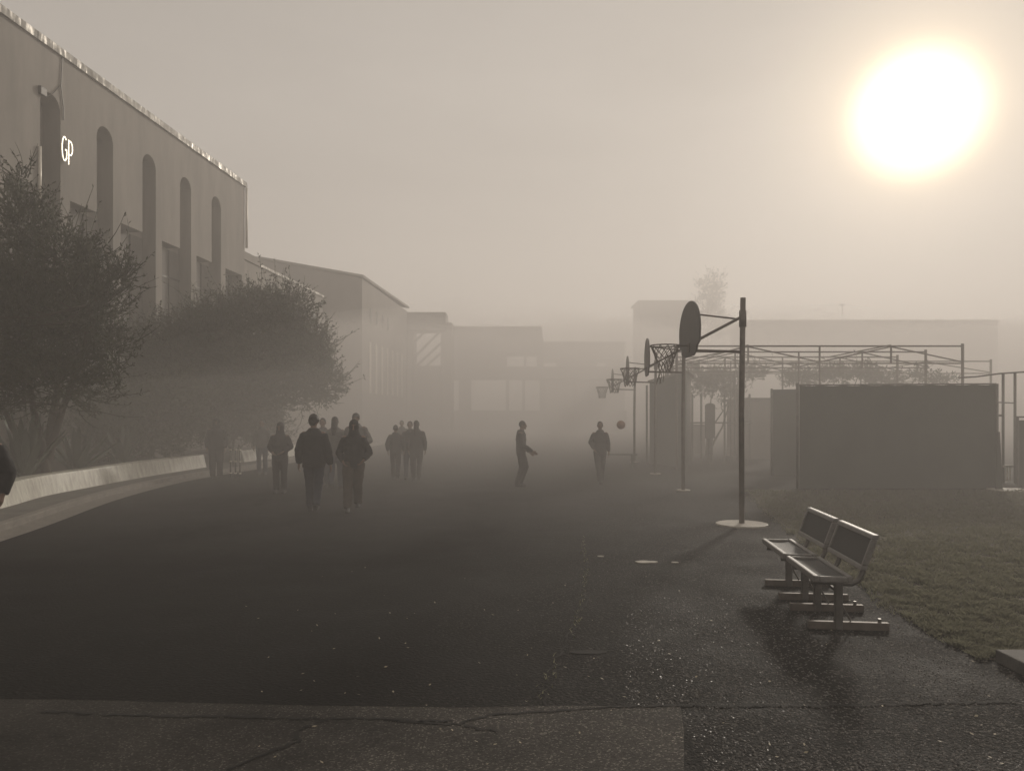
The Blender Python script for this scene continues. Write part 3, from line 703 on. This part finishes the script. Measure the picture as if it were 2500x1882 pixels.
# ------------------------------------------------------------------ screens, frames and fences at right
sf = empty('screen_fence', (0,0,0), 0, 'wide dark screen fence right of the nearest hoop', 'fence')
Yf = 18.0
def vpanel(m, x0, y0, x1, y1, Y, th, zb=0):
    A = P(x0, 0, Y); B_ = P(x1, 0, Y); zt0 = EYE-(y0-HY)/F_*Y; zt1 = EYE-(y1-HY)/F_*Y
    m.prism([Vector((A.x,Y,zb)), Vector((B_.x,Y,zb)), Vector((B_.x,Y,zt1)), Vector((A.x,Y,zt0))], (0,th,0)); return m
def fabric(x0, y0, x1, y1, Y, seed):   # windscreen cloth, faintly billowed and laced to its rails
    m = MB(); nu, nv_ = 40, 10; vs = []
    zt0 = EYE-(y0-HY)/F_*Y; zt1 = EYE-(y1-HY)/F_*Y; X0 = (x0-1250)/F_*Y; X1 = (x1-1250)/F_*Y
    for i in range(nu+1):
        t_ = i/nu; zt = zt0+(zt1-zt0)*t_ - .018*abs(sin(t_*pi*9))
        for j in range(nv_+1):
            w_ = j/nv_; dy = .035*noise.noise(Vector((t_*9, w_*2.2, seed)))*sin(pi*w_)
            vs.append((X0+(X1-X0)*t_, Y+dy, -.02 + (zt+.02)*w_))
    fs = [(i*(nv_+1)+j, (i+1)*(nv_+1)+j, (i+1)*(nv_+1)+j+1, i*(nv_+1)+j+1) for i in range(nu) for j in range(nv_)]
    return m.add(vs, fs)
fabric(1952,941,2431,938,Yf,1).build('screen', M_fence, sf, smooth=True)
vpanel(MB(),1886,951,1950,950,Yf+4.0,.05).build('screen', M_fence, sf, recalc=True)
b = GX(1884, Yf+4.0); MB().tube([b, b+Vector((0,0,EYE-(949-HY)/F_*(Yf+4)))], .035, 10).build('post', M_steel, sf, smooth=True)
for px, py in ((1947,934),(2434,936),(2110,939),(2270,939)):
    b = GX(px, Yf+.12); MB().tube([b, b+Vector((0,0,EYE-(py-HY)/F_*Yf))], .035, 10).build('post', M_steel, sf, smooth=True)
MB().tube([P(1950,940,Yf+.05), P(2432,937,Yf+.05)], .018, 8).build('top_rail', M_steel, sf)
# leaning board at its end
m = MB().prism([Vector((P(2431,0,Yf-.3).x,Yf-.3,0)), Vector((P(2448,0,Yf-.3).x,Yf-.3,0)), Vector((P(2438,0,Yf-.05).x,Yf-.1,1.35)), Vector((P(2433,0,Yf-.05).x,Yf-.1,1.35))], (0,.03,0))
tag(m.build('leaning_board', M_fence, recalc=True), 'narrow dark board leaning at the right end of the screen fence', 'board')

shed = empty('storage_shed', (0,0,0), 0, 'hazy shed with slanting roof line behind the second hoop pole', 'shed')
A = P(1586,0,28); B_ = P(1676,0,25)
zt0 = EYE+(HY-934)/F_*28; zt1 = EYE+(HY-908)/F_*25
bk = Vector((.9,3.2,0))
vs = [Vector((A.x,28,0)),Vector((B_.x,25,0)),Vector((B_.x,25,zt1)),Vector((A.x,28,zt0))]
MB().prism(vs, bk).build('wall', M_fence, shed, recalc=True)
MB().prism([vs[3]+Vector((-.08,-.06,.005)), vs[2]+Vector((.06,-.10,.005)), vs[2]+Vector((.06,-.10,.075)), vs[3]+Vector((-.08,-.06,.075))], bk+Vector((.1,.15,0))).build('roof', M_steel, shed, recalc=True)
MB().tube([Vector((A.x-.12,27.9,0)),Vector((A.x-.12,27.9,zt0-.1))], .04, 8).build('downpipe', M_steel, shed)

def frame(label, Y, ztop, x_right, x_left, bays, chord, seed, first=None):
    r = empty('steel_roof_frame', GX(x_left, Y), 0, label, 'steel frame', 'steel roof trusses at right')
    x0 = 0.0; x1 = (x_right - x_left)/F_*Y; s_ = (x1-x0)/bays
    MB().tube([(x0,0,ztop),(x1,0,ztop)], .028, 8).build('top_chord', M_rust, r)
    MB().tube([(x0,0,ztop-chord),(x1,0,ztop-chord)], .024, 8).build('bottom_chord', M_rust, r)
    for k in range(bays+1):
        x = x0+s_*k
        post = k in (0, bays) or k % 2 == bays % 2
        MB().tube([(x,0,0 if post and (bays-k)%2==0 or k==0 else ztop-chord),(x,0,ztop+(.08 if k==bays else .0))], .045 if k in (0,bays) else .030, 8).build('post' if post else 'strut', M_rust, r)
        if k < bays:
            a, b = ((x,ztop-.02),(x+s_,ztop-chord*.92)) if (bays-k)%2 == 1 or True and k%2==(bays-1)%2 else ((x,ztop-chord*.92),(x+s_,ztop-.02))
            MB().tube([(a[0],0,a[1]),(b[0],0,b[1])], .024, 6).build('diagonal', M_rust, r)
    return r
frame('nearest and tallest looking steel roof truss above the screen fence', 24.6, 4.0, 2350, 1652, 4, .56, 1)
frame('second steel roof truss, just behind the nearest one', 26.8, 4.0, 2260, 1640, 4, .56, 2)
frame('third steel roof truss, shortest at its right end', 29.1, 4.0, 2191, 1630, 4, .56, 3)
frame('farthest wide steel roof truss reaching past the screen fence end', 31.3, 4.0, 2419, 1625, 5, .50, 4)
pl = empty('roof_purlins', (0,0,0), 0, 'long steel purlins joining the nearest three roof trusses', 'steel frame')
for px in (2174, 1826):
    X = (px-1250)/F_*24.6; MB().tube([(X,24.6,4.03),(X,29.2,4.03)], .024, 6).build('purlin', M_rust, pl)

# gate posts at far right
gt = empty('gate_frame', (0,0,0), 0, 'tall open pipe gate frame at the right edge beside the screen fence', 'gate')
Yg = 19.5
for px, yt in ((2449,912),(2478,911)):
    b = GX(px, Yg); MB().tube([b, b+Vector((0,0,EYE-(yt-HY)/F_*Yg))], .034, 10).build('post', M_steel, gt, smooth=True)
MB().tube([P(2340,922,Yg), P(2380,920,Yg), P(2440,912,Yg), P(2560,904,Yg)], .022, 8).build('top_rail', M_steel, gt, smooth=True)
MB().tube([P(2432,982,Yg), P(2478,984,Yg)], .016, 8).build('rail', M_steel, gt)
MB().tube([P(2432,1014,Yg), P(2449,1014,Yg)], .03, 8).build('latch', M_steel, gt)
m = MB(); A = P(2444,1140,Yg); B_ = P(2470,1136,Yg); m.box((A.x,Yg-.1,A.z),(B_.x,Yg+.1,B_.z+.01)); m.build('sill_plate', M_flash, gt)
for px in (2452,2459,2466):
    b = P(px,1140,Yg); MB().tube([b-Vector((0,0,.01)), b-Vector((0,0,.36))], .02, 6).build('lower_bar', M_pipe, gt)
rp = empty('side_screen', (0,0,0), 0, 'dark screen panel cut by the right edge beyond the gate', 'fence')
vpanel(MB(),2486,1026,2600,1024,Yf+.6,.05).build('screen', M_fence, rp, recalc=True)
MB().tube([P(2484,1018,Yf+.6), P(2600,1016,Yf+.6)], .02, 8).build('top_rail', M_steel, rp)
b = GX(2484,Yf+.6); MB().tube([b, b+Vector((0,0,1.72))], .035, 8).build('post', M_steel, rp)
b = blob(g2(2470,1197), .55, .45, 0, seed=31)  # strip of sunlit ground by the gate, put in as a pale raised blob
tag(MB().prism([Vector(p) for p in b], (0,0,.02)).build('painted_sun_patch', M_conc, recalc=True), 'pale patch painted in as sunlit ground at the foot of the gate at right', 'pad')

# things between the second hoop and the screen fence
ar = empty('arched_sign_post', GX(1734,27), 0, 'round topped panel on a stem between the two nearest hoop poles', 'sign')
pr = []
zt = EYE+(HY-984)/F_*27; zb = EYE-(1070-HY)/F_*27; hw = .175
for k in range(13):
    a = pi*k/12; pr.append(Vector((hw*cos(a), 0, zt-hw*.6+hw*.6*sin(a))))
pr += [Vector((-hw,0,zb)), Vector((hw,0,zb))]
MB().prism(pr, (0,.06,0)).build('panel', M_board, ar, recalc=True)
MB().tube([(0,.03,0),(0,.03,zb)], .10, 8).build('stem', M_steel, ar)
cf = empty('pipe_fence', (0,0,0), 0, 'low pipe rail fence between the second and nearest hoop poles', 'fence')
for px in (1690,1712,1769,1794,1803,1830):
    b = GX(px, 29); MB().tube([b, b+Vector((0,0,(EYE+(HY-(905 if px in (1794,1803) else 962))/F_*29)))], .04, 8).build('post', M_steel, cf)
MB().tube([P(1680,1032,29), P(1835,1032,29)], .03, 8).build('rail', M_steel, cf)
gh = empty('garden_shed', (0,0,0), 0, 'hazy low garden shed just left of the screen fence', 'shed')
m = MB(); panel(m, 1826,975,1884,1150,30.5,3); m.build('wall', M_bld, gh); m = MB(); panel(m, 1820,971,1890,976,30.3,3.4); m.build('roof', M_steel, gh)
gh2 = empty('garden_shed', (0,0,0), 0, 'faint low shed between the second hoop and the arched panel', 'shed')
m = MB(); panel(m, 1690,1040,1722,1160,36,3); m.build('wall', M_bld, gh2); m = MB(); panel(m, 1684,1036,1728,1041,35.8,3.4); m.build('roof', M_steel, gh2)
lb = empty('low_bench', GX(1500,25.5), 0, 'low plain bench in the mist behind the facing boy', 'bench')
MB().box((-.55,-.15,.42),(.75,.15,.46)).build('seat', M_fence, lb)
for x in (-.4,.6): MB().box((x-.03,-.12,0),(x+.03,.12,.42)).build('leg', M_fence, lb)

# slim posts by the far seat wall
for i, px in enumerate((563,575,586)):
    r = empty('slim_post', GX(px,21.5-.1*i), 0, ('leftmost','middle','rightmost')[i] + ' of three slim shiny posts beside the standing person in shadow', 'post', 'slim shiny posts')
    MB().tube([(0,0,0),(0,0,.80)], .022, 10).build('pole', M_steel, r, smooth=True)
    for z in (.10,.43,.76): MB().tube([(0,0,z),(0,0,z+.03)], .034, 10).build('ring', M_letter, r, smooth=True)

# ------------------------------------------------------------------ people
def remesh(mb, name, m, parent, vox, wr=0, seed=0, sm=3):
    me = bpy.data.meshes.new(name + '_src'); me.from_pydata(mb.v, [], mb.f)
    o = bpy.data.objects.new(name + '_src', me); col.objects.link(o)
    r = o.modifiers.new('r', 'REMESH'); r.mode = 'VOXEL'; r.voxel_size = vox
    s_ = o.modifiers.new('s', 'SMOOTH'); s_.iterations = sm; s_.factor = .5
    dg = bpy.context.evaluated_depsgraph_get(); n = bpy.data.meshes.new_from_object(o.evaluated_get(dg))
    bpy.data.objects.remove(o); bpy.data.meshes.remove(me); n.name = name
    if wr:
        for v in n.vertices:
            p = v.co; d = noise.noise(Vector((p.x*9, p.y*9, p.z*14 + seed)))*.7 + noise.noise(Vector((p.x*22, p.y*22, p.z*30 + seed)))*.3
            v.co = p + v.normal * d * wr
    n.materials.clear(); n.materials.append(m); n.polygons.foreach_set('use_smooth', [True]*len(n.polygons))
    ob = bpy.data.objects.new(name, n); col.objects.link(ob); ob.parent = parent
    return ob
def person(label, px, Y, H=1.75, yaw=0, J=None, bulk=1., jm=None, tm=None, hair='short', hem=.84, group='people in the misty yard', leg=1., seed=0, sleeves=1., z0=0., head_turn=0):
    """local frame: x to the person's left as seen from the front, faces -Y at yaw 0"""
    D = dict(hipL=(.095,0,.92), hipR=(-.095,0,.92), kneeL=(.10,-.02,.50), kneeR=(-.10,-.02,.50), ankL=(.10,.02,.09), ankR=(-.10,.02,.09),
             shL=(.172,.01,1.395), shR=(-.172,.01,1.395), elL=(.245,.03,1.13), elR=(-.245,.03,1.13), wrL=(.245,-.06,.89), wrR=(-.245,-.06,.89),
             neck=(0,.01,1.48), head=(0,-.01,1.635), chest=(0,0,1.30))
    D.update(J or {}); D = {k: Vector(v) for k, v in D.items()}
    b = GX(px, Y); b.z = z0
    root = empty('person', b, yaw, label, 'person', group); s_ = H/1.75; root.scale = (s_,s_,s_)
    bd = MB()
    c = D['chest']; nk = D['neck']; hd = D['head']; pel = (D['hipL']+D['hipR'])/2
    def mid(t): return pel.lerp(nk, t)
    secs = []
    for t, rx, ry in ((-.08,.13,.09),(.05,.165,.11),(.25,.145,.10),(.5,.155,.11),(.72,.17,.115),(.88,.155,.095),(.97,.085,.07),(1.03,.06,.06)):
        q_ = mid(t); secs.append((q_.x, q_.y, q_.z, rx, ry))
    bd.loft(secs, 18)
    bd.tube([nk-Vector((0,0,.05)), nk.lerp(hd,.4), hd-Vector((0,0,.02))], [.062,.054,.05], 12)
    Rz = Matrix.Rotation(head_turn, 3, 'Z')
    def hv_(x, y, z): return hd + Rz @ Vector((x,y,z))
    bd.ell(hd+Vector((0,0,.012)), (.075,.092,.103), 18, 14, Rz)                # skull
    bd.ell(hv_(0,-.022,-.055), (.052,.060,.055), 14, 10, Rz)                    # jaw
    bd.ell(hv_(0,-.070,-.092), (.020,.018,.018), 8, 6)                        # chin
    bd.ell(hv_(0,-.096,-.012), (.012,.020,.024), 8, 6); bd.ell(hv_(0,-.104,-.028), (.016,.014,.011), 8, 6)   # nose
    bd.ell(hv_(0,-.082,.028), (.052,.018,.012), 10, 6)                        # brow
    bd.ell(hv_(0,-.088,-.058), (.024,.012,.009), 8, 6)                        # lips
    for sx in (1,-1):
        bd.ell(hv_(.030*sx,-.078,.006), (.013,.012,.009), 8, 6)
        bd.ell(hv_(.078*sx,.008,-.005), (.012,.022,.032), 8, 8)
    for sd in ('L','R'):
        sx = 1 if sd == 'L' else -1
        sh, el, wr = D['sh'+sd], D['el'+sd], D['wr'+sd]
        bd.ell(sh, (.062,.062,.062)); bd.tube([sh, sh.lerp(el,.5), el], [.056,.050,.040], 10); bd.ell(el, (.042,.042,.042), 10, 8); bd.tube([el, el.lerp(wr,.35), wr], [.041,.040,.026], 10)
        f = (wr-el).normalized(); side = Vector((sx,0,0)); side = (side - f*side.dot(f)).normalized(); pn = f.cross(side)
        fwd = Vector((0,-1,0)); fwd = (fwd - f*fwd.dot(f)); fwd = fwd.normalized() if fwd.length > .2 else side.cross(f)
        pc = side
        bd.tube([wr, wr+f*.045, wr+f*.09], [.026,.036,.036], 10, ry=.020, up=fwd)
        for k, (off, ln) in enumerate(((.027,.070),(.009,.078),(-.009,.073),(-.026,.058))):
            a = wr+f*.085+fwd*off; p1 = a+f*ln*.5-pc*.006; p2 = p1+f*ln*.32-pc*ln*.28; p3 = p2+f*ln*.12-pc*ln*.26
            bd.tube([a,p1,p2,p3], [.0105,.010,.009,.0075], 7)
        a = wr+f*.03+fwd*.022; bd.tube([a, a+fwd*.024+f*.022, a+fwd*.030+f*.052-pc*.006], [.013,.011,.009], 7)
        hp_, kn, an = D['hip'+sd], D['knee'+sd], D['ank'+sd]
        bd.tube([hp_+Vector((0,0,.03)), hp_.lerp(kn,.4), kn], [.085,.078,.054], 12); bd.ell(kn, (.055,.055,.055), 10, 8); bd.tube([kn, kn.lerp(an,.3)+Vector((0,.012,0)), an], [.052,.054,.034], 12)
        bd.tube([an+Vector((0,.035,-.045)), an+Vector((0,-.05,-.055)), an+Vector((0,-.13,-.066))], [.034,.034,.022], 10)
    remesh(bd, 'body', M_skin, root, .0085, sm=2)
    jk = MB(); k = bulk
    def jz(t): q_ = mid(t); return q_
    hemz = hem; secs = []
    lo = pel + Vector((0,0,hemz-.92))
    for q_, rx, ry in ((lo, .188*k, .130*k), (mid(.12), .190*k, .135*k), (mid(.35), .185*k, .135*k), (mid(.6), .200*k, .145*k), (mid(.8), .195*k, .135*k), (mid(.92), .155*(k*.5+.5), .115), (mid(.99), .115, .095), (mid(1.07), .082, .082)):
        secs.append((q_.x, q_.y, q_.z, rx, ry))
    jk.loft(secs, 20)
    for sd in ('L','R'):
        sh, el, wr = D['sh'+sd], D['el'+sd], D['wr'+sd]
        jk.ell(sh-Vector((0,0,.015)), (.072*k,.080*k,.066)); jk.tube([sh, sh.lerp(el,.5), el], [.070*k,.074*k,.070*k], 12); jk.ell(el, (.069*k,)*3)
        jk.tube([el, el.lerp(wr,.5), el.lerp(wr,.97)], [.068*k,.062*k,.048*k], 12)
    if hair == 'hood':
        jk.ell(hd+Vector((0,.015,.012)), (.100,.112,.130)); jk.tube([nk-Vector((0,0,.08)), nk.lerp(hd,.6)], [.125,.098], 14)
    else:
        jk.tube([nk-Vector((0,-.02,.05)), nk+Vector((0,.015,.035))], [.098,.078], 14)
    remesh(jk, 'jacket', jm or C_black, root, .013, wr=.014, seed=seed, sm=4)
    tr = MB(); tr.loft([(pel.x,pel.y,pel.z-.10,.15,.12),(pel.x,pel.y,pel.z+.0,.172,.125),(pel.x,pel.y,pel.z+.12,.16,.12)], 18)
    for sd in ('L','R'):
        hp_, kn, an = D['hip'+sd], D['knee'+sd], D['ank'+sd]
        tr.tube([hp_+Vector((0,0,.02)), hp_.lerp(kn,.5), kn, kn.lerp(an,.5), an+Vector((0,0,-.02))], [.102*leg,.094*leg,.076*leg,.073*leg,.067*leg], 14); tr.ell(kn, (.077*leg,)*3, 10, 8)
    remesh(tr, 'trousers', tm or C_jean, root, .013, wr=.012, seed=seed+3, sm=3)
    for sd in ('L','R'):
        an = D['ank'+sd]; sh_ = MB()
        sh_.tube([an+Vector((0,.055,-.045)), an+Vector((0,.02,-.035)), an+Vector((0,-.06,-.05)), an+Vector((0,-.14,-.063)), an+Vector((0,-.175,-.07))], [.040,.048,.044,.036,.018], 12)
        sh_.box((an.x-.042, an.y-.165, an.z-.095), (an.x+.042, an.y+.065, an.z-.07))
        remesh(sh_, 'shoe', C_shoe, root, .009, sm=2)
    if hair != 'hood':
        hr = MB()
        if hair == 'curly':
            rr = random.Random(seed)
            for i in range(80):
                d = Vector((rr.gauss(0,1), rr.gauss(0,1)+.25, rr.gauss(0,1)+.6)).normalized()
                if d.z < (-.75 if d.y > .2 else -.2) or (d.y < -.55 and d.z < .35): continue
                hr.ell(hd+Rz@Vector((d.x*.072,d.y*.085+.006,d.z*.100+.02)), (.032,.032,.030), 8, 6)
        elif hair == 'long':
            hr.ell(hd+Rz@Vector((0,.018,.024)), (.088,.098,.108)); hr.tube([hd+Vector((0,.05,.0)), nk+Vector((0,.075,0)), nk+Vector((0,.11,-.18))], [.080,.078,.05], 14)
        elif hair == 'cap':
            hr.ell(hd+Rz@Vector((0,.004,.035)), (.086,.100,.088)); hr.tube([hd+Rz@Vector((0,-.07,.05)), hd+Rz@Vector((0,-.15,.035))], [.06,.05], 12, ry=.010, up=(1,0,0))
        else:
            hr.ell(hd+Rz@Vector((0,.014,.030)), (.083,.096,.098))
        remesh(hr, 'hair' if hair != 'cap' else 'cap', C_hair, root, .010, wr=.008, seed=seed, sm=1)
    return root
AW = pi  # facing away from the camera
walkA = dict(kneeL=(.10,-.10,.52), ankL=(.10,-.16,.10), kneeR=(-.09,.02,.50), ankR=(-.09,.20,.16))
walkB = dict(kneeR=(-.10,-.10,.52), ankR=(-.10,-.16,.10), kneeL=(.07,.02,.50), ankL=(.06,.20,.16))
PEOPLE = [
 dict(label='hooded person in dark clothes walking left of the broad man', px=684, Y=17.0, H=1.57, yaw=0, hair='hood', bulk=1.02, jm=C_char, tm=C_char, seed=1, leg=1.1,
      J=dict(elL=(.26,.02,1.15), wrL=(.13,-.16,1.04), elR=(-.27,.03,1.14), wrR=(-.14,-.15,1.02))),
 dict(label='broad man in a bulky dark jacket, biggest figure of the walking group', px=766, Y=13.6, H=1.735, yaw=AW, hair='curly', bulk=1.12, jm=C_black, tm=C_navy, seed=2, leg=1.05,
      hem=.80, J=dict(walkA, elL=(.262,.03,1.12), wrL=(.285,-.05,.87), elR=(-.262,.03,1.12), wrR=(-.29,-.05,.85))),
 dict(label='person in a dark hooded coat with hands in pockets, front right of the group', px=864, Y=13.7, H=1.64, yaw=.1, hair='hood', bulk=1.03, jm=C_black, tm=C_brown, seed=3, leg=1.22,
      J=dict(walkB, elL=(.285,.07,1.12), wrL=(.19,-.07,.99), elR=(-.29,.07,1.12), wrR=(-.20,-.07,.97))),
 dict(label='person half hidden behind the broad man, head showing beside his', px=788, Y=18.6, H=1.67, yaw=0, hair='short', bulk=1., jm=C_grey, tm=C_jean, seed=4),
 dict(label='long haired person in a grey coat between the two front walkers', px=818, Y=17.8, H=1.70, yaw=AW, hair='long', bulk=1.04, jm=C_grey, tm=C_jean, seed=5, hem=.80, J=walkB),
 dict(label='tallest person in a cap behind the hooded coat', px=869, Y=17.4, H=1.79, yaw=0, hair='cap', bulk=1.12, jm=C_grey, tm=C_grey, seed=6,
      J=dict(elL=(.30,.0,1.14), wrL=(.24,-.24,1.12))),
 dict(label='person in shadow under the broad tree by the slim posts', px=528, Y=21.0, H=1.66, yaw=.3, hair='hood', bulk=1.15, jm=C_black, tm=C_black, seed=7, leg=1.2),
 dict(label='misty person behind the hooded walker near the end of the seat wall', px=640, Y=22.5, H=1.62, yaw=0, hair='short', bulk=1.0, jm=C_grey, tm=C_jean, seed=8),
 dict(label='short person on the left of the far misty trio', px=966, Y=20.6, H=1.48, yaw=AW, hair='short', bulk=1.0, jm=C_char, tm=C_char, seed=9,
      J=dict(walkA, elL=(.27,.03,1.14), wrL=(.26,-.05,.92), elR=(-.27,.03,1.14), wrR=(-.26,-.05,.92))),
 dict(label='palest person glimpsed between heads of the far misty group', px=981, Y=26.0, H=1.58, yaw=0, hair='short', bulk=1., jm=C_grey, tm=C_jean, seed=10),
 dict(label='person in the middle of the far misty group, shoulder to shoulder', px=1001, Y=20.9, H=1.58, yaw=0, hair='short', bulk=1.0, jm=C_char, tm=C_jean, seed=11, J=walkB),
 dict(label='long haired person in a long coat at the right of the far misty group', px=1017, Y=20.3, H=1.60, yaw=AW, hair='long', bulk=1.02, jm=C_char, tm=C_char, seed=12, hem=.66, J=walkA),
 dict(label='boy in profile reaching one arm forward in mid yard', px=1272, Y=18.6, H=1.61, yaw=pi/2, hair='short', bulk=.98, jm=C_char, tm=C_char, seed=13, leg=1.1, hem=.88,
      J=dict(neck=(0,.00,1.47), head=(0,-.045,1.625), shL=(.17,.02,1.40), shR=(-.17,.02,1.40), elL=(.22,.02,1.12), wrL=(.22,-.23,.91), elR=(-.22,-.02,1.12), wrR=(-.2,-.30,.94),
             kneeL=(.09,-.13,.52), ankL=(.09,.03,.10), kneeR=(-.09,-.03,.50), ankR=(-.09,.10,.10), hipL=(.09,0,.92), hipR=(-.09,0,.92))),
 dict(label='boy facing the camera with one hand on his hip beside the flying ball', px=1465, Y=19.4, H=1.58, yaw=0, hair='short', bulk=.93, jm=C_char, tm=C_char, seed=14, leg=.98,
      J=dict(elR=(-.265,.05,1.16), wrR=(-.17,-.04,.97), elL=(.235,.02,1.13), wrL=(.24,-.05,.90), kneeL=(.065,-.03,.50), ankL=(.035,.03,.09), kneeR=(-.07,-.08,.52), ankR=(-.01,-.05,.10))),
 dict(label='person cut off by the left edge, only a black sleeve showing', px=-47, Y=8.0, H=1.72, yaw=0, hair='short', bulk=1.1, jm=C_black, tm=C_black, seed=15,
      J=dict(elL=(.27,.05,1.13), wrL=(.25,-.02,.90))),
]
for k in PEOPLE: person(**k)

# ------------------------------------------------------------------ haze
hz = MB().box((-152,-42,-1),(152,222,28)).build('haze', bpy.data.materials.new('haze_air'))
hm = hz.data.materials[0]; hm.use_nodes = True; ht = hm.node_tree
for n_ in list(ht.nodes): ht.nodes.remove(n_)
ho = ht.nodes.new('ShaderNodeOutputMaterial'); hvn = ht.nodes.new('ShaderNodeVolumePrincipled')
hvn.inputs['Color'].default_value = (.91, .878, .857, 1); hvn.inputs['Density'].default_value = HAZE_DENSITY; hvn.inputs['Anisotropy'].default_value = .30
ht.links.new(hvn.outputs[0], ho.inputs['Volume'])
tag(hz, kind='stuff')

# low bank of fog lying across the yard, thin at its near edge and deeper far away
def bank_top(y):
    ks = ((8.6,.04),(10.3,.8),(12,1.5),(15,2.5),(18,3.2),(25,4.5),(34,6.0),(45,7.6),(58,9.2),(75,10.2),(110,8.5),(150,5.0),(215,2.0))
    for (a, za), (b_, zb) in zip(ks, ks[1:]):
        if y <= b_: t_ = (y-a)/(b_-a); return za + (zb-za)*t_
    return 2.0
fb = MB(); ys = [8.8,9.6,10.5,12,13.5,15,16.5,18,20,22.5,25,28,31,34,38,42,46,50,55,60,70,80,95,110,130,150,180,215]; xs = [-140,-80,-50,-30,-20,-15,-11,-8,-5,-2.5,0,2.5,5,8,11,15,20,30,50,80,140]
for y in ys:
    for x in xs:
        sh_ = 1.3*noise.noise(Vector((x*.11, 2.7, 0))) + (.10*max(0, x-3)); yy = y + sh_ * max(0, 1-(y-9.5)/40)
        zt = bank_top(y) * (1 + .24*noise.noise(Vector((x*.16, y*.14, 5)))); fb.v.append((x, yy, max(.03, min(15.3, zt))))
nx = len(xs); ny = len(ys)
for y_i, y in enumerate(ys):
    for x_i, x in enumerate(xs): fb.v.append((x, fb.v[y_i*nx+x_i][1], -.5))
o_ = nx*ny
for i in range(ny-1):
    for j in range(nx-1):
        a = i*nx+j; fb.f.append((a,a+1,a+nx+1,a+nx)); fb.f.append((o_+a,o_+a+nx,o_+a+nx+1,o_+a+1))
for j in range(nx-1):
    fb.f.append((j,o_+j,o_+j+1,j+1)); a=(ny-1)*nx+j; fb.f.append((a,a+1,o_+a+1,o_+a))
for i in range(ny-1):
    a=i*nx; fb.f.append((a,a+nx,o_+a+nx,o_+a)); a=i*nx+nx-1; fb.f.append((a,o_+a,o_+a+nx,a+nx))
fm = hm.copy(); fm.name = 'fog_air'
for n_ in fm.node_tree.nodes:
    if n_.type == 'PRINCIPLED_VOLUME': n_.inputs['Density'].default_value = BANK_DENSITY
tag(fb.build('fog_bank', fm, recalc=True), kind='stuff')
